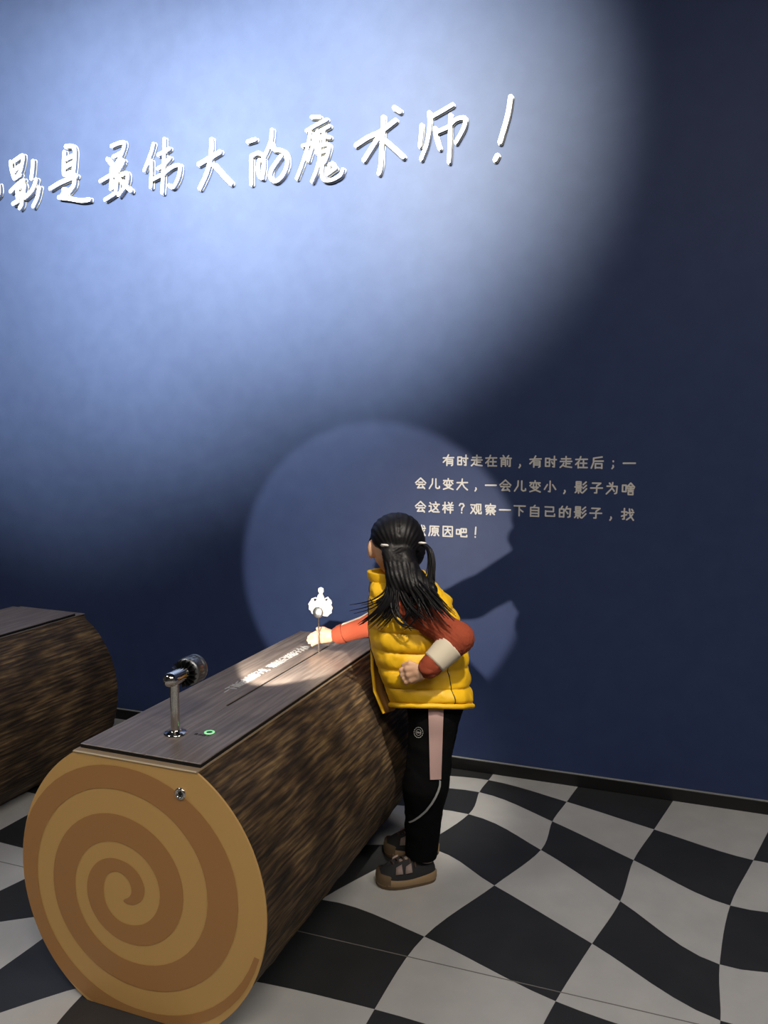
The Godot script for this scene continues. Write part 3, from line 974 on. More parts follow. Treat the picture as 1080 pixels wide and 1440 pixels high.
func build_puppet() -> void:
	var o := thing("shadow_puppet", "white cut out figure on a thin steel rod in the bench slot", "puppet", ROD)
	var st := begin()
	add_lathe(st, Vector3(0, -0.004, 0), Vector3.UP, [[0.0026, 0.0], [0.0026, 0.140]], 14, true)
	part("rod", done(st), M.steel, o, "thin polished rod")
	st = begin()
	add_lathe(st, Vector3(0, 0.146, 0.004), Vector3.BACK, [[0.0205, 0.0], [0.0205, 0.003], [0.017, 0.006], [0.006, 0.0075]], 28)
	part("clamp", done(st), M.brushed, o, "round metal clamp")
	# outline in crop pixels (origin 400, 800, scale 7.714)
	var line := [[395, 195], [425, 210], [430, 245], [415, 265], [430, 300], [440, 320], [475, 300], [495, 325], [515, 345], [518, 375], [510, 390], [526, 420], [515, 455], [516, 475], [495, 490], [470, 515], [445, 512], [395, 500], [345, 512], [325, 495], [300, 480], [290, 450], [268, 435], [272, 400], [262, 380], [285, 345], [300, 320], [335, 305], [360, 310], [365, 285], [385, 265], [370, 240], [372, 210]]
	var holes := [[[318, 318], [362, 325], [332, 355]], [[440, 330], [478, 318], [460, 350]]]
	var conv := func(p: Array) -> Vector2:
		var v := at_z(400 + p[0] / 7.714, 800 + p[1] / 7.714, ROD.z) - ROD
		return Vector2(v.x, v.y)
	var poly := PackedVector2Array()
	for p in line:
		poly.append(conv.call(p))
	# bridge each hole to the border so that one outline holds it
	for h in holes:
		var hp := PackedVector2Array()
		for p in h:
			hp.append(conv.call(p))
		var bi := 0
		var hi := 0
		var best := INF
		for i in poly.size():
			for j in hp.size():
				var d := poly[i].distance_to(hp[j])
				if d < best:
					best = d
					bi = i
					hi = j
		if Geometry2D.is_polygon_clockwise(hp) == Geometry2D.is_polygon_clockwise(poly):
			hp.reverse()
			hi = hp.size() - 1 - hi
		var joined := PackedVector2Array()
		for i in poly.size():
			joined.append(poly[i])
			if i == bi:
				for j in hp.size() + 1:
					joined.append(hp[(hi + j) % hp.size()] + Vector2(0.00002, 0.00003) * (1 if j == hp.size() else 0))
				joined.append(poly[i] + Vector2(0.00002, 0.00003))
		poly = joined
	st = begin()
	var to3 := func(px: float, py: float, d: float) -> Vector3: return Vector3(px, py, d)
	add_prism(st, poly, 0.0, 0.0035, to3, true)
	part("figure", done(st), M.cutout, o, "white board cut out of a figure in a wide dress")

# ---------------------------------------------------------------- implicit surfaces for the girl
# a shape: ["c", a, b, ra, rb] tapered capsule, or ["e", centre, basis (columns are unit axes), radii]
func shape_distance(s: Array, p: Vector3) -> float:
	if s[0] == "c":
		var a: Vector3 = s[1]
		var ab: Vector3 = s[2] - a
		var t := clampf((p - a).dot(ab) / maxf(ab.length_squared(), 1e-9), 0.0, 1.0)
		return (p - a - ab * t).length() - lerpf(s[3], s[4], t)
	var q: Vector3 = (p - s[1]) * (s[2] as Basis)
	var r: Vector3 = s[3]
	var k0 := (q / r).length()
	var k1 := (q / (r * r)).length()
	return k0 * (k0 - 1.0) / maxf(k1, 1e-6)

func field(shapes: Array, p: Vector3, k: float) -> float:
	var d := 1.0
	for s in shapes:
		var e := shape_distance(s, p)
		var h := maxf(k - absf(d - e), 0.0) / k
		d = minf(d, e) - h * h * k * 0.25
	return d

func shape_box(s: Array) -> AABB:
	if s[0] == "c":
		var r: float = maxf(s[3], s[4])
		var b := AABB(s[1], Vector3.ZERO).expand(s[2])
		return b.grow(r)
	var rr: Vector3 = s[3]
	return AABB(s[1], Vector3.ZERO).grow(maxf(rr.x, maxf(rr.y, rr.z)))

# surface nets, appended to the tool; bend(p, n) may move a finished vertex
func add_nets(st: SurfaceTool, shapes: Array, cell: float, k: float, bend: Variant = null) -> void:
	var box := shape_box(shapes[0])
	for s in shapes:
		box = box.merge(shape_box(s))
	box = box.grow(cell * 3.0)
	var nx := int(box.size.x / cell) + 2
	var ny := int(box.size.y / cell) + 2
	var nz := int(box.size.z / cell) + 2
	var d := PackedFloat32Array()
	d.resize(nx * ny * nz)
	d.fill(1.0)
	for s in shapes:
		var b := shape_box(s).grow(k + cell * 2.5)
		var lo := ((b.position - box.position) / cell).floor()
		var hi := ((b.end - box.position) / cell).ceil()
		for z in range(maxi(0, int(lo.z)), mini(nz, int(hi.z) + 1)):
			for y in range(maxi(0, int(lo.y)), mini(ny, int(hi.y) + 1)):
				var row := (z * ny + y) * nx
				for x in range(maxi(0, int(lo.x)), mini(nx, int(hi.x) + 1)):
					var e := shape_distance(s, box.position + Vector3(x, y, z) * cell)
					var o := d[row + x]
					var h := maxf(k - absf(o - e), 0.0) / k
					d[row + x] = minf(o, e) - h * h * k * 0.25
	var vertex := {}
	var pts := PackedVector3Array()
	var offs := [0, 1, nx, nx + 1, nx * ny, nx * ny + 1, nx * ny + nx, nx * ny + nx + 1]
	var pairs := [[0, 1], [2, 3], [4, 5], [6, 7], [0, 2], [1, 3], [4, 6], [5, 7], [0, 4], [1, 5], [2, 6], [3, 7]]
	for z in nz - 1:
		for y in ny - 1:
			var row := (z * ny + y) * nx
			for x in nx - 1:
				var i := row + x
				var neg := 0
				for o: int in offs:
					if d[i + o] < 0.0:
						neg += 1
				if neg == 0 or neg == 8:
					continue
				var sum := Vector3.ZERO
				var n := 0
				for pr: Array in pairs:
					var a := d[i + offs[pr[0]]]
					var b := d[i + offs[pr[1]]]
					if (a < 0.0) != (b < 0.0):
						var t := a / (a - b)
						var c0 := Vector3(pr[0] & 1, (pr[0] >> 1) & 1, pr[0] >> 2)
						var c1 := Vector3(pr[1] & 1, (pr[1] >> 1) & 1, pr[1] >> 2)
						sum += c0.lerp(c1, t)
						n += 1
				vertex[i] = pts.size()
				pts.append(box.position + (Vector3(x, y, z) + sum / n) * cell)
	if bend != null:
		for i in pts.size():
			var p := pts[i]
			var e := cell
			var g := Vector3(field(shapes, p + Vector3(e, 0, 0), k) - field(shapes, p - Vector3(e, 0, 0), k), field(shapes, p + Vector3(0, e, 0), k) - field(shapes, p - Vector3(0, e, 0), k), field(shapes, p + Vector3(0, 0, e), k) - field(shapes, p - Vector3(0, 0, e), k)).normalized()
			pts[i] = bend.call(p, g)
	st.set_smooth_group(0)
	var step := [1, nx, nx * ny]
	for key: int in vertex:
		for ax in 3:
			var a: int = step[ax]
			var u: int = step[(ax + 1) % 3]
			var v: int = step[(ax + 2) % 3]
			var s0 := d[key] < 0.0
			var s1 := d[key + a] < 0.0
			if s0 == s1 or not (vertex.has(key - u) and vertex.has(key - v) and vertex.has(key - u - v)):
				continue
			var p0 := pts[vertex[key]]
			var p1 := pts[vertex[key - u]]
			var p2 := pts[vertex[key - u - v]]
			var p3 := pts[vertex[key - v]]
			if s0:
				quad(st, p3, p2, p1, p0)
			else:
				quad(st, p0, p1, p2, p3)

# finds the surface of the shapes from a point outside along a direction
func march(shapes: Array, from: Vector3, dir: Vector3, k: float, lift: float) -> Vector3:
	var p := from
	for i in 60:
		var e := field(shapes, p, k)
		if e < lift + 0.0002:
			break
		p += dir * maxf((e - lift) * 0.8, 0.0002)
	return p

func add_patch(st: SurfaceTool, shapes: Array, rows: Array, dir: Vector3, k: float, lift: float) -> void:
	st.set_smooth_group(0)
	var grid := []
	for r: Array in rows:
		var line := []
		for p: Vector3 in r:
			line.append(march(shapes, p, dir, k, lift))
		grid.append(line)
	for i in grid.size() - 1:
		for j in grid[i].size() - 1:
			quad(st, grid[i][j], grid[i][j + 1], grid[i + 1][j + 1], grid[i + 1][j])

# ---------------------------------------------------------------- the girl
func build_girl() -> void:
	var root := Vector3(-0.80, 0, -2.53)
	var o := thing("person", "child in a yellow quilted vest, rust sweater and black trousers reaching for the white puppet", "person", root)
	var f := Vector3(-0.95, 0, 0.31).normalized()
	var left := Vector3(f.z, 0, -f.x)
	var L := func(v: Vector3) -> Vector3: return v - root
	# joints
	var neck: Vector3 = L.call(Vector3(-0.86, 0.985, -2.555))
	var head: Vector3 = L.call(Vector3(-0.886, 1.098, -2.565))
	var l_sh: Vector3 = L.call(Vector3(-0.785, 0.925, -2.445))
	var l_el: Vector3 = L.call(Vector3(-0.628, 0.852, -2.415))
	var l_wr: Vector3 = L.call(Vector3(-0.703, 0.768, -2.352))
	var r_sh: Vector3 = L.call(Vector3(-0.865, 0.905, -2.655))
	var r_el: Vector3 = L.call(Vector3(-1.010, 0.800, -2.705))
	var r_wr: Vector3 = L.call(Vector3(-1.145, 0.752, -2.685))
	var pelvis: Vector3 = L.call(Vector3(-0.73, 0.60, -2.54))
	var chest: Vector3 = L.call(Vector3(-0.80, 0.84, -2.545))
	var l_hip: Vector3 = L.call(Vector3(-0.725, 0.585, -2.490))
	var r_hip: Vector3 = L.call(Vector3(-0.74, 0.585, -2.605))
	var l_kn: Vector3 = L.call(Vector3(-0.745, 0.335, -2.465))
	var r_kn: Vector3 = L.call(Vector3(-0.772, 0.335, -2.615))
	var l_an: Vector3 = L.call(Vector3(-0.762, 0.075, -2.485))
	var r_an: Vector3 = L.call(Vector3(-0.810, 0.075, -2.665))

	# ---- body: one skin surface (trunk and limbs coarse, head and hands fine)
	var st := begin()
	add_nets(st, [["c", pelvis, chest, 0.085, 0.085], ["c", chest, neck, 0.085, 0.040], ["c", l_sh, r_sh, 0.045, 0.045], ["c", l_sh, l_el, 0.034, 0.028], ["c", l_el, l_wr, 0.028, 0.020], ["c", r_sh, r_el, 0.034, 0.028], ["c", r_el, r_wr, 0.028, 0.020],
		["c", pelvis, l_hip, 0.08, 0.062], ["c", pelvis, r_hip, 0.08, 0.062], ["c", l_hip, l_kn, 0.058, 0.042], ["c", r_hip, r_kn, 0.058, 0.042], ["c", l_kn, l_an, 0.042, 0.028], ["c", r_kn, r_an, 0.042, 0.028]], 0.012, 0.02)
	# head looks at the wall
	var hf := Vector3(-0.42, -0.06, -0.905).normalized()
	var hs := hf.cross(Vector3.UP).normalized()
	var hu := hs.cross(hf)
	var hb := Basis(hs, hu, hf)
	var H := func(x: float, y: float, z: float) -> Vector3: return head + hs * x + hu * y + hf * z
	var skull := [["e", H.call(0, 0.020, -0.010), hb, Vector3(0.079, 0.088, 0.094)], ["e", H.call(0, -0.028, 0.022), hb, Vector3(0.062, 0.066, 0.066)], ["c", H.call(0, -0.072, 0.058), H.call(0, -0.060, 0.050), 0.018, 0.026],
		["c", H.call(0, 0.0, 0.086), H.call(0, -0.022, 0.094), 0.007, 0.0095], ["c", H.call(-0.010, -0.022, 0.088), H.call(0.010, -0.022, 0.088), 0.006, 0.006],
		["c", H.call(-0.012, -0.048, 0.080), H.call(0.012, -0.048, 0.080), 0.007, 0.007], ["c", H.call(0.040, -0.026, 0.055), H.call(0.045, -0.03, 0.04), 0.024, 0.024], ["c", H.call(-0.040, -0.026, 0.055), H.call(-0.045, -0.03, 0.04), 0.024, 0.024],
		["c", H.call(0.006, -0.055, -0.012), neck + Vector3(0, -0.02, 0), 0.042, 0.046]]
	for s: float in [-1.0, 1.0]:
		skull.append(["e", H.call(0.085 * s, 0.000, -0.010), Basis(hs, hu, hf).rotated(hu, 0.35 * s), Vector3(0.009, 0.031, 0.020)])
		skull.append(["c", H.call(0.079 * s, -0.020, 0.000), H.call(0.083 * s, 0.004, -0.010), 0.008, 0.010])
	add_nets(st, skull, 0.0045, 0.012)
	# right hand: open, fingers along the rod's far side
	var rh: Vector3 = L.call(Vector3(-1.190, 0.745, -2.674))
	var rd := Vector3(-0.985, -0.165, 0.05).normalized()
	var rup := Vector3(-0.16, 0.985, 0.0).normalized()
	var rn := rd.cross(rup)
	var R := func(x: float, y: float, z: float) -> Vector3: return rh + rd * x + rup * y + rn * z
	var hand := [["c", r_wr, R.call(-0.008, 0, 0), 0.0185, 0.019], ["c", R.call(-0.012, 0.010, 0), R.call(0.022, 0.0165, 0), 0.0145, 0.0115], ["c", R.call(-0.012, -0.010, 0), R.call(0.020, -0.014, 0), 0.014, 0.0110], ["c", R.call(-0.010, 0, 0), R.call(0.022, 0.001, 0), 0.014, 0.0115]]
	var fy := [0.0165, 0.0055, -0.0055, -0.0155]
	var fl := [0.046, 0.051, 0.047, 0.037]
	for k in 4:
		var a: Vector3 = R.call(0.020, fy[k], 0)
		var b: Vector3 = R.call(0.020 + fl[k] * 0.45, fy[k] * 1.05 - 0.002, 0.0015)
		var c: Vector3 = R.call(0.020 + fl[k] * 0.78, fy[k] * 1.0 - 0.006, -0.004)
		var e: Vector3 = R.call(0.020 + fl[k] * 0.98, fy[k] * 0.95 - 0.011, -0.012)
		hand.append_array([["c", a, b, 0.0078, 0.0070], ["c", b, c, 0.0070, 0.0064], ["c", c, e, 0.0064, 0.0054]])
	hand.append_array([["c", R.call(-0.014, 0.012, 0.004), R.call(0.012, 0.026, 0.010), 0.011, 0.0085], ["c", R.call(0.012, 0.026, 0.010), R.call(0.034, 0.029, 0.009), 0.0085, 0.0066]])
	add_nets(st, hand, 0.0028, 0.004)
	# left hand: loose fist on the hip
	var lh: Vector3 = L.call(Vector3(-0.742, 0.748, -2.352))
	var ld := Vector3(-0.90, -0.36, -0.05).normalized()
	var lup := Vector3(-0.36, 0.92, -0.12).normalized()
	var ln := lup.cross(ld).normalized()
	if ln.z < 0:
		ln = -ln
	var Q := func(x: float, y: float, z: float) -> Vector3: return lh + ld * x + lup * y + ln * z
	hand = [["c", l_wr, Q.call(-0.008, 0, 0), 0.0185, 0.020], ["c", Q.call(-0.012, 0.011, 0.002), Q.call(0.024, 0.018, 0.004), 0.0155, 0.0125], ["c", Q.call(-0.012, -0.011, 0.002), Q.call(0.022, -0.017, 0.002), 0.0150, 0.0120], ["c", Q.call(-0.010, 0, 0.003), Q.call(0.025, 0.001, 0.005), 0.015, 0.0125]]
	fy = [0.019, 0.0065, -0.0060, -0.0175]
	fl = [0.024, 0.026, 0.024, 0.020]
	for k in 4:
		var a: Vector3 = Q.call(0.024, fy[k], 0.003)
		var b: Vector3 = Q.call(0.024 + fl[k], fy[k] * 1.05, 0.000)
		var c: Vector3 = Q.call(0.022 + fl[k], fy[k] * 1.02, -0.020)
		var e: Vector3 = Q.call(0.008 + fl[k], fy[k], -0.026)
		hand.append_array([["c", a, b, 0.0085, 0.0080], ["c", b, c, 0.0080, 0.0070], ["c", c, e, 0.0070, 0.0060]])
	hand.append_array([["c", Q.call(-0.012, 0.014, 0.0), Q.call(0.014, 0.033, 0.0), 0.011, 0.0088], ["c", Q.call(0.014, 0.033, 0.0), Q.call(0.040, 0.034, -0.006), 0.0088, 0.0068]])
	add_nets(st, hand, 0.0028, 0.004)
	part("body", done(st), M.skin, o, "bare head, neck and hands")
	# features of the face, which is turned to the wall
	for s: float in [-1.0, 1.0]:
		st = begin()
		add_lathe(st, H.call(0.031 * s, 0.004, 0.072), hf, [[0.011, 0.0], [0.009, 0.004], [0.004, 0.006]], 16)
		var eye := part("eye", done(st), M.eye_white, o)
		st = begin()
		add_lathe(st, H.call(0.031 * s, 0.004, 0.077), hf, [[0.006, 0.0], [0.003, 0.0018]], 14)
		part("iris", done(st), M.eye_dark, eye)
		st = begin()
		add_tube(st, [H.call(0.018 * s, 0.024, 0.079), H.call(0.032 * s, 0.028, 0.075), H.call(0.046 * s, 0.023, 0.066)], [0.002, 0.0028, 0.0015], 6)
		part("eyebrow", done(st), M.hair, o)
	st = begin()
	add_tube(st, [H.call(-0.017, -0.048, 0.083), H.call(-0.006, -0.0455, 0.0872), H.call(0.006, -0.0455, 0.0872), H.call(0.017, -0.048, 0.083)], [0.001, 0.0035, 0.0035, 0.001], 8)
	part("mouth", done(st), M.lips, o)

	# ---- hair
	st = begin()
	var cap := [["e", H.call(0.004, 0.040, -0.022), hb, Vector3(0.086, 0.082, 0.092)], ["e", H.call(0, 0.050, 0.020), hb, Vector3(0.081, 0.064, 0.074)],
		["e", H.call(0.022, -0.022, -0.052), hb, Vector3(0.056, 0.064, 0.048)]]
	cap.append(["e", H.call(0.066, 0.004, -0.016), hb, Vector3(0.032, 0.052, 0.050)])
	for q in [[547, 778, -2.46, 558, 812, -2.43, 0.024, 0.030], [566, 785, -2.47, 578, 820, -2.43, 0.034, 0.036], [558, 812, -2.43, 560, 838, -2.41, 0.028, 0.014], [578, 820, -2.43, 602, 846, -2.39, 0.034, 0.018], [575, 800, -2.47, 606, 830, -2.42, 0.026, 0.020], [558, 812, -2.43, 549, 845, -2.395, 0.020, 0.010]]:
		cap.append(["c", at_z(q[0], q[1], q[2]) - root, at_z(q[3], q[4], q[5]) - root, q[6], q[7]])
	var fine := FastNoiseLite.new()
	fine.seed = 3
	fine.frequency = 60.0
	var comb := func(p: Vector3, n: Vector3) -> Vector3:
		var q := (p - head) * hb
		var a := atan2(q.x, q.y + 0.04)
		var groove := 0.0010 * sin(a * 46.0 + 2.0 * sin(q.z * 30.0))
		if q.y < -0.03:
			groove = 0.0022 * sin(p.x * 420.0 + p.y * 200.0)
		if absf(q.x) < 0.004 and q.y > 0.05:
			groove -= 0.003
		return p + n * groove
	add_nets(st, cap, 0.005, 0.02, comb)
	var rng := RandomNumberGenerator.new()
	rng.seed = 12
	# locks: guide lines in photograph pixels with their distance from the wall plane
	var guides := [
		[26, 0.011, [[541, 768, -2.462], [547, 800, -2.435], [549, 832, -2.405], [536, 858, -2.385], [510, 880, -2.385]]],
		[9, 0.011, [[541, 768, -2.462], [548, 803, -2.432], [546, 832, -2.405], [527, 849, -2.39], [497, 857, -2.40]]],
		[5, 0.004, [[556, 812, -2.42], [550, 838, -2.395], [553, 862, -2.375], [566, 878, -2.365], [586, 882, -2.36]]],
		[5, 0.004, [[578, 815, -2.42], [588, 838, -2.385], [589, 860, -2.36], [580, 876, -2.36], [568, 886, -2.362]]],
		[20, 0.009, [[541, 768, -2.462], [551, 800, -2.43], [556, 832, -2.40], [549, 860, -2.38], [527, 882, -2.38]]],
		[10, 0.006, [[543, 770, -2.462], [556, 802, -2.43], [556, 838, -2.395], [560, 864, -2.375], [577, 886, -2.365]]],
		[10, 0.007, [[560, 778, -2.46], [574, 808, -2.435], [580, 840, -2.405], [576, 862, -2.375], [566, 878, -2.37]]],
		[46, 0.020, [[552, 775, -2.462], [566, 800, -2.435], [580, 822, -2.41], [596, 842, -2.375], [612, 866, -2.350]]],
		[34, 0.018, [[566, 782, -2.468], [580, 806, -2.45], [597, 826, -2.41], [614, 846, -2.375], [634, 868, -2.355]]],
		[30, 0.014, [[556, 790, -2.45], [561, 815, -2.43], [566, 835, -2.405], [577, 855, -2.38], [598, 876, -2.355]]],
		[36, 0.009, [[593, 765, -2.50], [603, 772, -2.47], [607, 790, -2.455], [605, 812, -2.44], [600, 830, -2.42]]],
		[18, 0.008, [[593, 765, -2.50], [604, 774, -2.47], [607, 800, -2.45], [608, 828, -2.43], [624, 856, -2.40]]]]
	for g in guides:
		for s in int(g[0]):
			var shift := Vector3(rng.randfn(0, 1), rng.randfn(0, 1), rng.randfn(0, 0.6)) * float(g[1]) * 0.5
			var stop := rng.randf_range(0.72, 1.06)
			var pts := []
			for q: Array in g[2]:
				pts.append(at_z(q[0], q[1], q[2]) - root)
			var fan := rng.randf_range(-0.5, 0.5)
			var line := smooth3(pts, 5)
			var keep := clampi(int(line.size() * stop), 6, line.size())
			var out := []
			var rad := []
			for i in keep:
				var u := float(i) / (keep - 1)
				var p: Vector3 = line[i] + shift * (0.35 + 1.1 * u) + Vector3(fan, 0, 0) * float(g[1]) * u * u
				out.append(p)
				rad.append(0.0036 * (1.0 - 0.85 * u * u) + 0.0003)
			add_tube(st, out, rad, 5)
	# loose fringe hair at the temple
	for s in 10:
		var a: Vector3 = H.call(-0.078 + 0.002 * s, 0.045, 0.03)
		add_tube(st, smooth3([a, a - hu * 0.03 - hs * 0.012, a - hu * (0.06 + 0.003 * s) - hs * 0.008 + hf * 0.006], 4), [0.0022, 0.002, 0.002, 0.0016, 0.0014, 0.001, 0.0008, 0.0006, 0.0004], 5)
	var hair := part("hair", done(st), M.hair, o, "long black hair parted into two bunches")
	for q in [[541, 768, -2.452], [594, 765, -2.492]]:
		st = begin()
		var c: Vector3 = at_z(q[0], q[1], q[2]) - root
		var pts := []
		for k in 15:
			var a := TAU * k / 14
			pts.append(c + Vector3(0.010 * cos(a), 0.003 * sin(a) + 0.002, 0.010 * sin(a)))
		add_tube(st, pts, [0.004], 7)
		part("hair_tie", done(st), M.hair_tie, hair, "pale hair tie")

	# ---- sweater sleeves
	var knit := func(a: Vector3, b: Vector3, p: Vector3, n: Vector3) -> Vector3:
		var ab := b - a
		var t := (p - a).dot(ab) / ab.length_squared()
		return p + n * 0.0010 * sin(t * ab.length() * 900.0)
	var sleeve_l := [["c", l_sh, l_el, 0.052, 0.045], ["c", l_el, l_wr, 0.044, 0.033], ["c", l_sh + Vector3(-0.03, 0.02, 0), l_sh, 0.05, 0.052]]
	st = begin()
	add_nets(st, sleeve_l, 0.006, 0.022, func(p: Vector3, n: Vector3) -> Vector3:
		var a := atan2((p - l_el).dot(Vector3(0.3, 0.9, 0.3)), (p - l_el).dot(Vector3(0.5, 0, -0.8)))
		return p + n * 0.0018 * sin(a * 34.0))
	var sl := part("sleeve", done(st), M.rust, o, "rust red ribbed sleeve of the bent arm")
	var sleeve_r := [["c", r_sh, r_el, 0.050, 0.042], ["c", r_el, r_wr, 0.041, 0.032]]
	st = begin()
	add_nets(st, sleeve_r, 0.006, 0.02)
	var sr := part("sleeve", done(st), M.rust, o, "orange red sleeve of the outstretched arm")
	# cream band round the bent forearm
	var band := func(a: Vector3, b: Vector3, t0: float, t1: float, ra: float, rb: float) -> ArrayMesh:
		var bt := begin()
		var pts := []
		var rad := []
		for k in 25:
			var u := k / 24.0
			var edge := 0.0 if k > 0 and k < 24 else -0.004
			pts.append(a.lerp(b, lerpf(t0, t1, u)))
			rad.append(lerpf(ra, rb, lerpf(t0, t1, u)) + 0.0030 + edge + (0.0012 if k % 2 == 0 else 0.0))
		add_tube(bt, pts, rad, 32)
		return done(bt)
	part("knit_band", band.call(l_el, l_wr, 0.26, 0.84, 0.0455, 0.0335), M.cream, sl, "cream ribbed band on the forearm")
	st = begin()
	var stripe := []
	for i in 13:
		var c := r_el.lerp(r_wr, lerpf(0.02, 0.90, i / 12.0)) + Vector3(0, 0.09, 0.0)
		stripe.append([c + Vector3(0, 0, -0.016), c + Vector3(0, 0, -0.005), c + Vector3(0, 0, 0.006), c + Vector3(0, 0, 0.016)])
	add_patch(st, sleeve_r, stripe, Vector3.DOWN, 0.02, 0.002)
	part("sleeve_stripe", done(st), M.cream, sr, "pale stripe along the outstretched forearm")
	st = begin()
	add_tube(st, [l_wr.lerp(l_el, 0.10), l_wr, l_wr + (l_wr - l_el).normalized() * 0.008], [0.036, 0.0345, 0.030], 24)
	part("cuff", done(st), M.rust, sl)
	st = begin()
	add_tube(st, [r_wr.lerp(r_el, 0.14), r_wr, r_wr + (r_wr - r_el).normalized() * 0.010], [0.036, 0.0340, 0.029], 24)
	part("cuff", done(st), M.rust, sr)

	# ---- quilted vest: rings from hem to collar [pixel y, left x, right x, half breadth]
	var prof := [[992, 553, 659, 0.150], [984, 550, 661, 0.154], [968, 545, 659, 0.152], [950, 539, 657, 0.146], [930, 533, 655, 0.140], [910, 528, 652, 0.137], [890, 524.5, 647, 0.136], [870, 524, 641, 0.136], [852, 523, 634, 0.134], [836, 523, 625, 0.122], [824, 524, 612, 0.098], [815, 527, 600, 0.072]]
	var zc := -2.54
	var prof_at := func(v: float) -> Array:
		var x := v * (prof.size() - 1)
		var i := mini(int(x), prof.size() - 2)
		var t := x - i
		var p := maxi(i - 1, 0)
		var q := mini(i + 2, prof.size() - 1)
		var out := []
		for c in 4:
			out.append(cubic_interpolate(prof[i][c], prof[i + 1][c], prof[p][c], prof[q][c], t))
		return out
	var crumple := FastNoiseLite.new()
	crumple.seed = 77
	crumple.frequency = 9.0
	crumple.fractal_octaves = 3
	var pucker := FastNoiseLite.new()
	pucker.seed = 4
	pucker.frequency = 26.0
	pucker.fractal_octaves = 2
	var seams := [0.0, 0.045, 0.20, 0.345, 0.475, 0.60, 0.72, 0.83, 1.0]
	var puff := func(v: float) -> float:
		for i in seams.size() - 1:
			if v <= seams[i + 1]:
				var t: float = (v - seams[i]) / (seams[i + 1] - seams[i])
				return pow(maxf(sin(t * PI), 0.0), 0.55)
		return 0.0
	var vest_point := func(v: float, a: float, extra: float) -> Vector3:
		var r: Array = prof_at.call(v)
		var pl: Vector3 = at_z(r[1], r[0], zc)
		var pr: Vector3 = at_z(r[2], r[0], zc)
		var c := (pl + pr) * 0.5 - root
		# the near side stands a little higher in the picture, so level the ring
		var half := pl.distance_to(pr) * 0.5
		var b: float = r[3]
		var fa := sqrt(maxf(half * half - pow(b * absf(left.x), 2.0), 0.0009)) / absf(f.x)
		var ca := cos(a)
		var sa := sin(a)
		var e := 0.82
		var fx := signf(ca) * pow(absf(ca), e)
		var sx := signf(sa) * pow(absf(sa), e)
		var dir := f * ca + left * sa
		var pt := c + f * fa * fx + left * b * sx
		var w := crumple.get_noise_3d(pt.x * 1.6, pt.y * 0.7, pt.z * 1.6)
		pt.y += 0.050 * maxf(sx, 0.0) * (1.0 - smoothstep(0.0, 0.55, v))
		var front_flat := smoothstep(0.05, 0.75, absf(wrapf(a, -PI, PI)))
		var near := 1.0 - float(puff.call(v))
		pt += dir * (0.0050 * pucker.get_noise_3d(pt.x * 2.2, pt.y * 0.5, pt.z * 2.2) * (0.35 + near))
		return pt + dir * ((0.012 * float(puff.call(v)) - 0.006 + 0.010 * w * float(puff.call(v))) * front_flat + extra)
	var rings := []
	var around := 96
	for i in 121:
		var v := i / 120.0
		var ring := PackedVector3Array()
		for k in around:
			ring.append(vest_point.call(v, TAU * k / around, 0.0))
		rings.append(ring)
	st = begin()
	add_loft(st, rings, true, true)
	var vest := part("vest", done(st), M.vest, o, "mustard yellow quilted sleeveless vest")
	# hem roll, side seam, zip edge
	st = begin()
	var hem := []
	for k in 61:
		hem.append(vest_point.call(0.012, TAU * k / 60, 0.002))
	add_tube(st, hem, [0.0085], 10)
	part("hem", done(st), M.vest, vest)
	st = begin()
	var zip := []
	for i in 41:
		zip.append(vest_point.call(lerpf(0.03, 0.97, i / 40.0), 0.16, 0.001))
	add_tube(st, zip, [0.0022], 6)
	part("zip_edge", done(st), M.vest_trim, vest, "dark piping along the front opening")
	st = begin()
	var seam := []
	for i in 31:
		seam.append(vest_point.call(lerpf(0.03, 0.42, i / 30.0), 2.05, 0.0))
	add_tube(st, seam, [0.0016], 6)
	part("side_seam", done(st), M.vest_trim, vest)
	# small dark chest badge
	st = begin()
	var bc: Vector3 = vest_point.call(0.80, 0.60, 0.004)
	add_tube(st, [bc + Vector3(-0.007, 0.010, 0), bc + Vector3(0.004, -0.004, 0), bc + Vector3(0.009, -0.012, 0)], [0.002, 0.0055, 0.002], 8, 0.4)
	part("badge", done(st), M.vest_trim, vest, "tiny dark badge on the chest")
	# armhole piping round the bent arm
	st = begin()
	var ah := []
	var axis := (l_el - l_sh).normalized()
	var au := axis.cross(Vector3.UP).normalized()
	var av := axis.cross(au)
	for k in 25:
		var a := TAU * k / 24
		ah.append(l_sh + axis * 0.012 + (au * cos(a) + av * sin(a)) * 0.0585)
	add_tube(st, ah, [0.004], 8)
	part("armhole", done(st), M.vest_trim, vest, "dark bound armhole")
	# stand-up collar, open in front
	st = begin()
	var crings := []
	for i in 9:
		var v := i / 8.0
		var ring := PackedVector3Array()
		var cy := lerpf(818.0, 803.0, v)
		var cl: Vector3 = at_z(lerpf(523, 519, v), cy, zc) - root
		var cr: Vector3 = at_z(lerpf(604, 596, v), cy, zc) - root
		var cc := (cl + cr) * 0.5
		var half := (cr - cl).length() * 0.5
		for k in 48:
			var a := TAU * k / 48
			var d := f * cos(a) * half + left * sin(a) * 0.070
			ring.append(cc + d * (1.0 + 0.03 * sin(v * PI)))
		crings.append(ring)
	for i in 9:
		var v := 1.0 - i / 8.0
		var src: PackedVector3Array = crings[8 - i]
		var mid := Vector3.ZERO
		for p in src:
			mid += p / 48.0
		var ring := PackedVector3Array()
		for p in src:
			ring.append(mid + (p - mid) * 0.86)
		crings.append(ring)
	add_loft(st, crings, false, false)
	part("collar", done(st), M.vest, vest, "stand up yellow collar")
	# the far front panel hangs open and shows its brown lining
	st = begin()
	var sheet := []
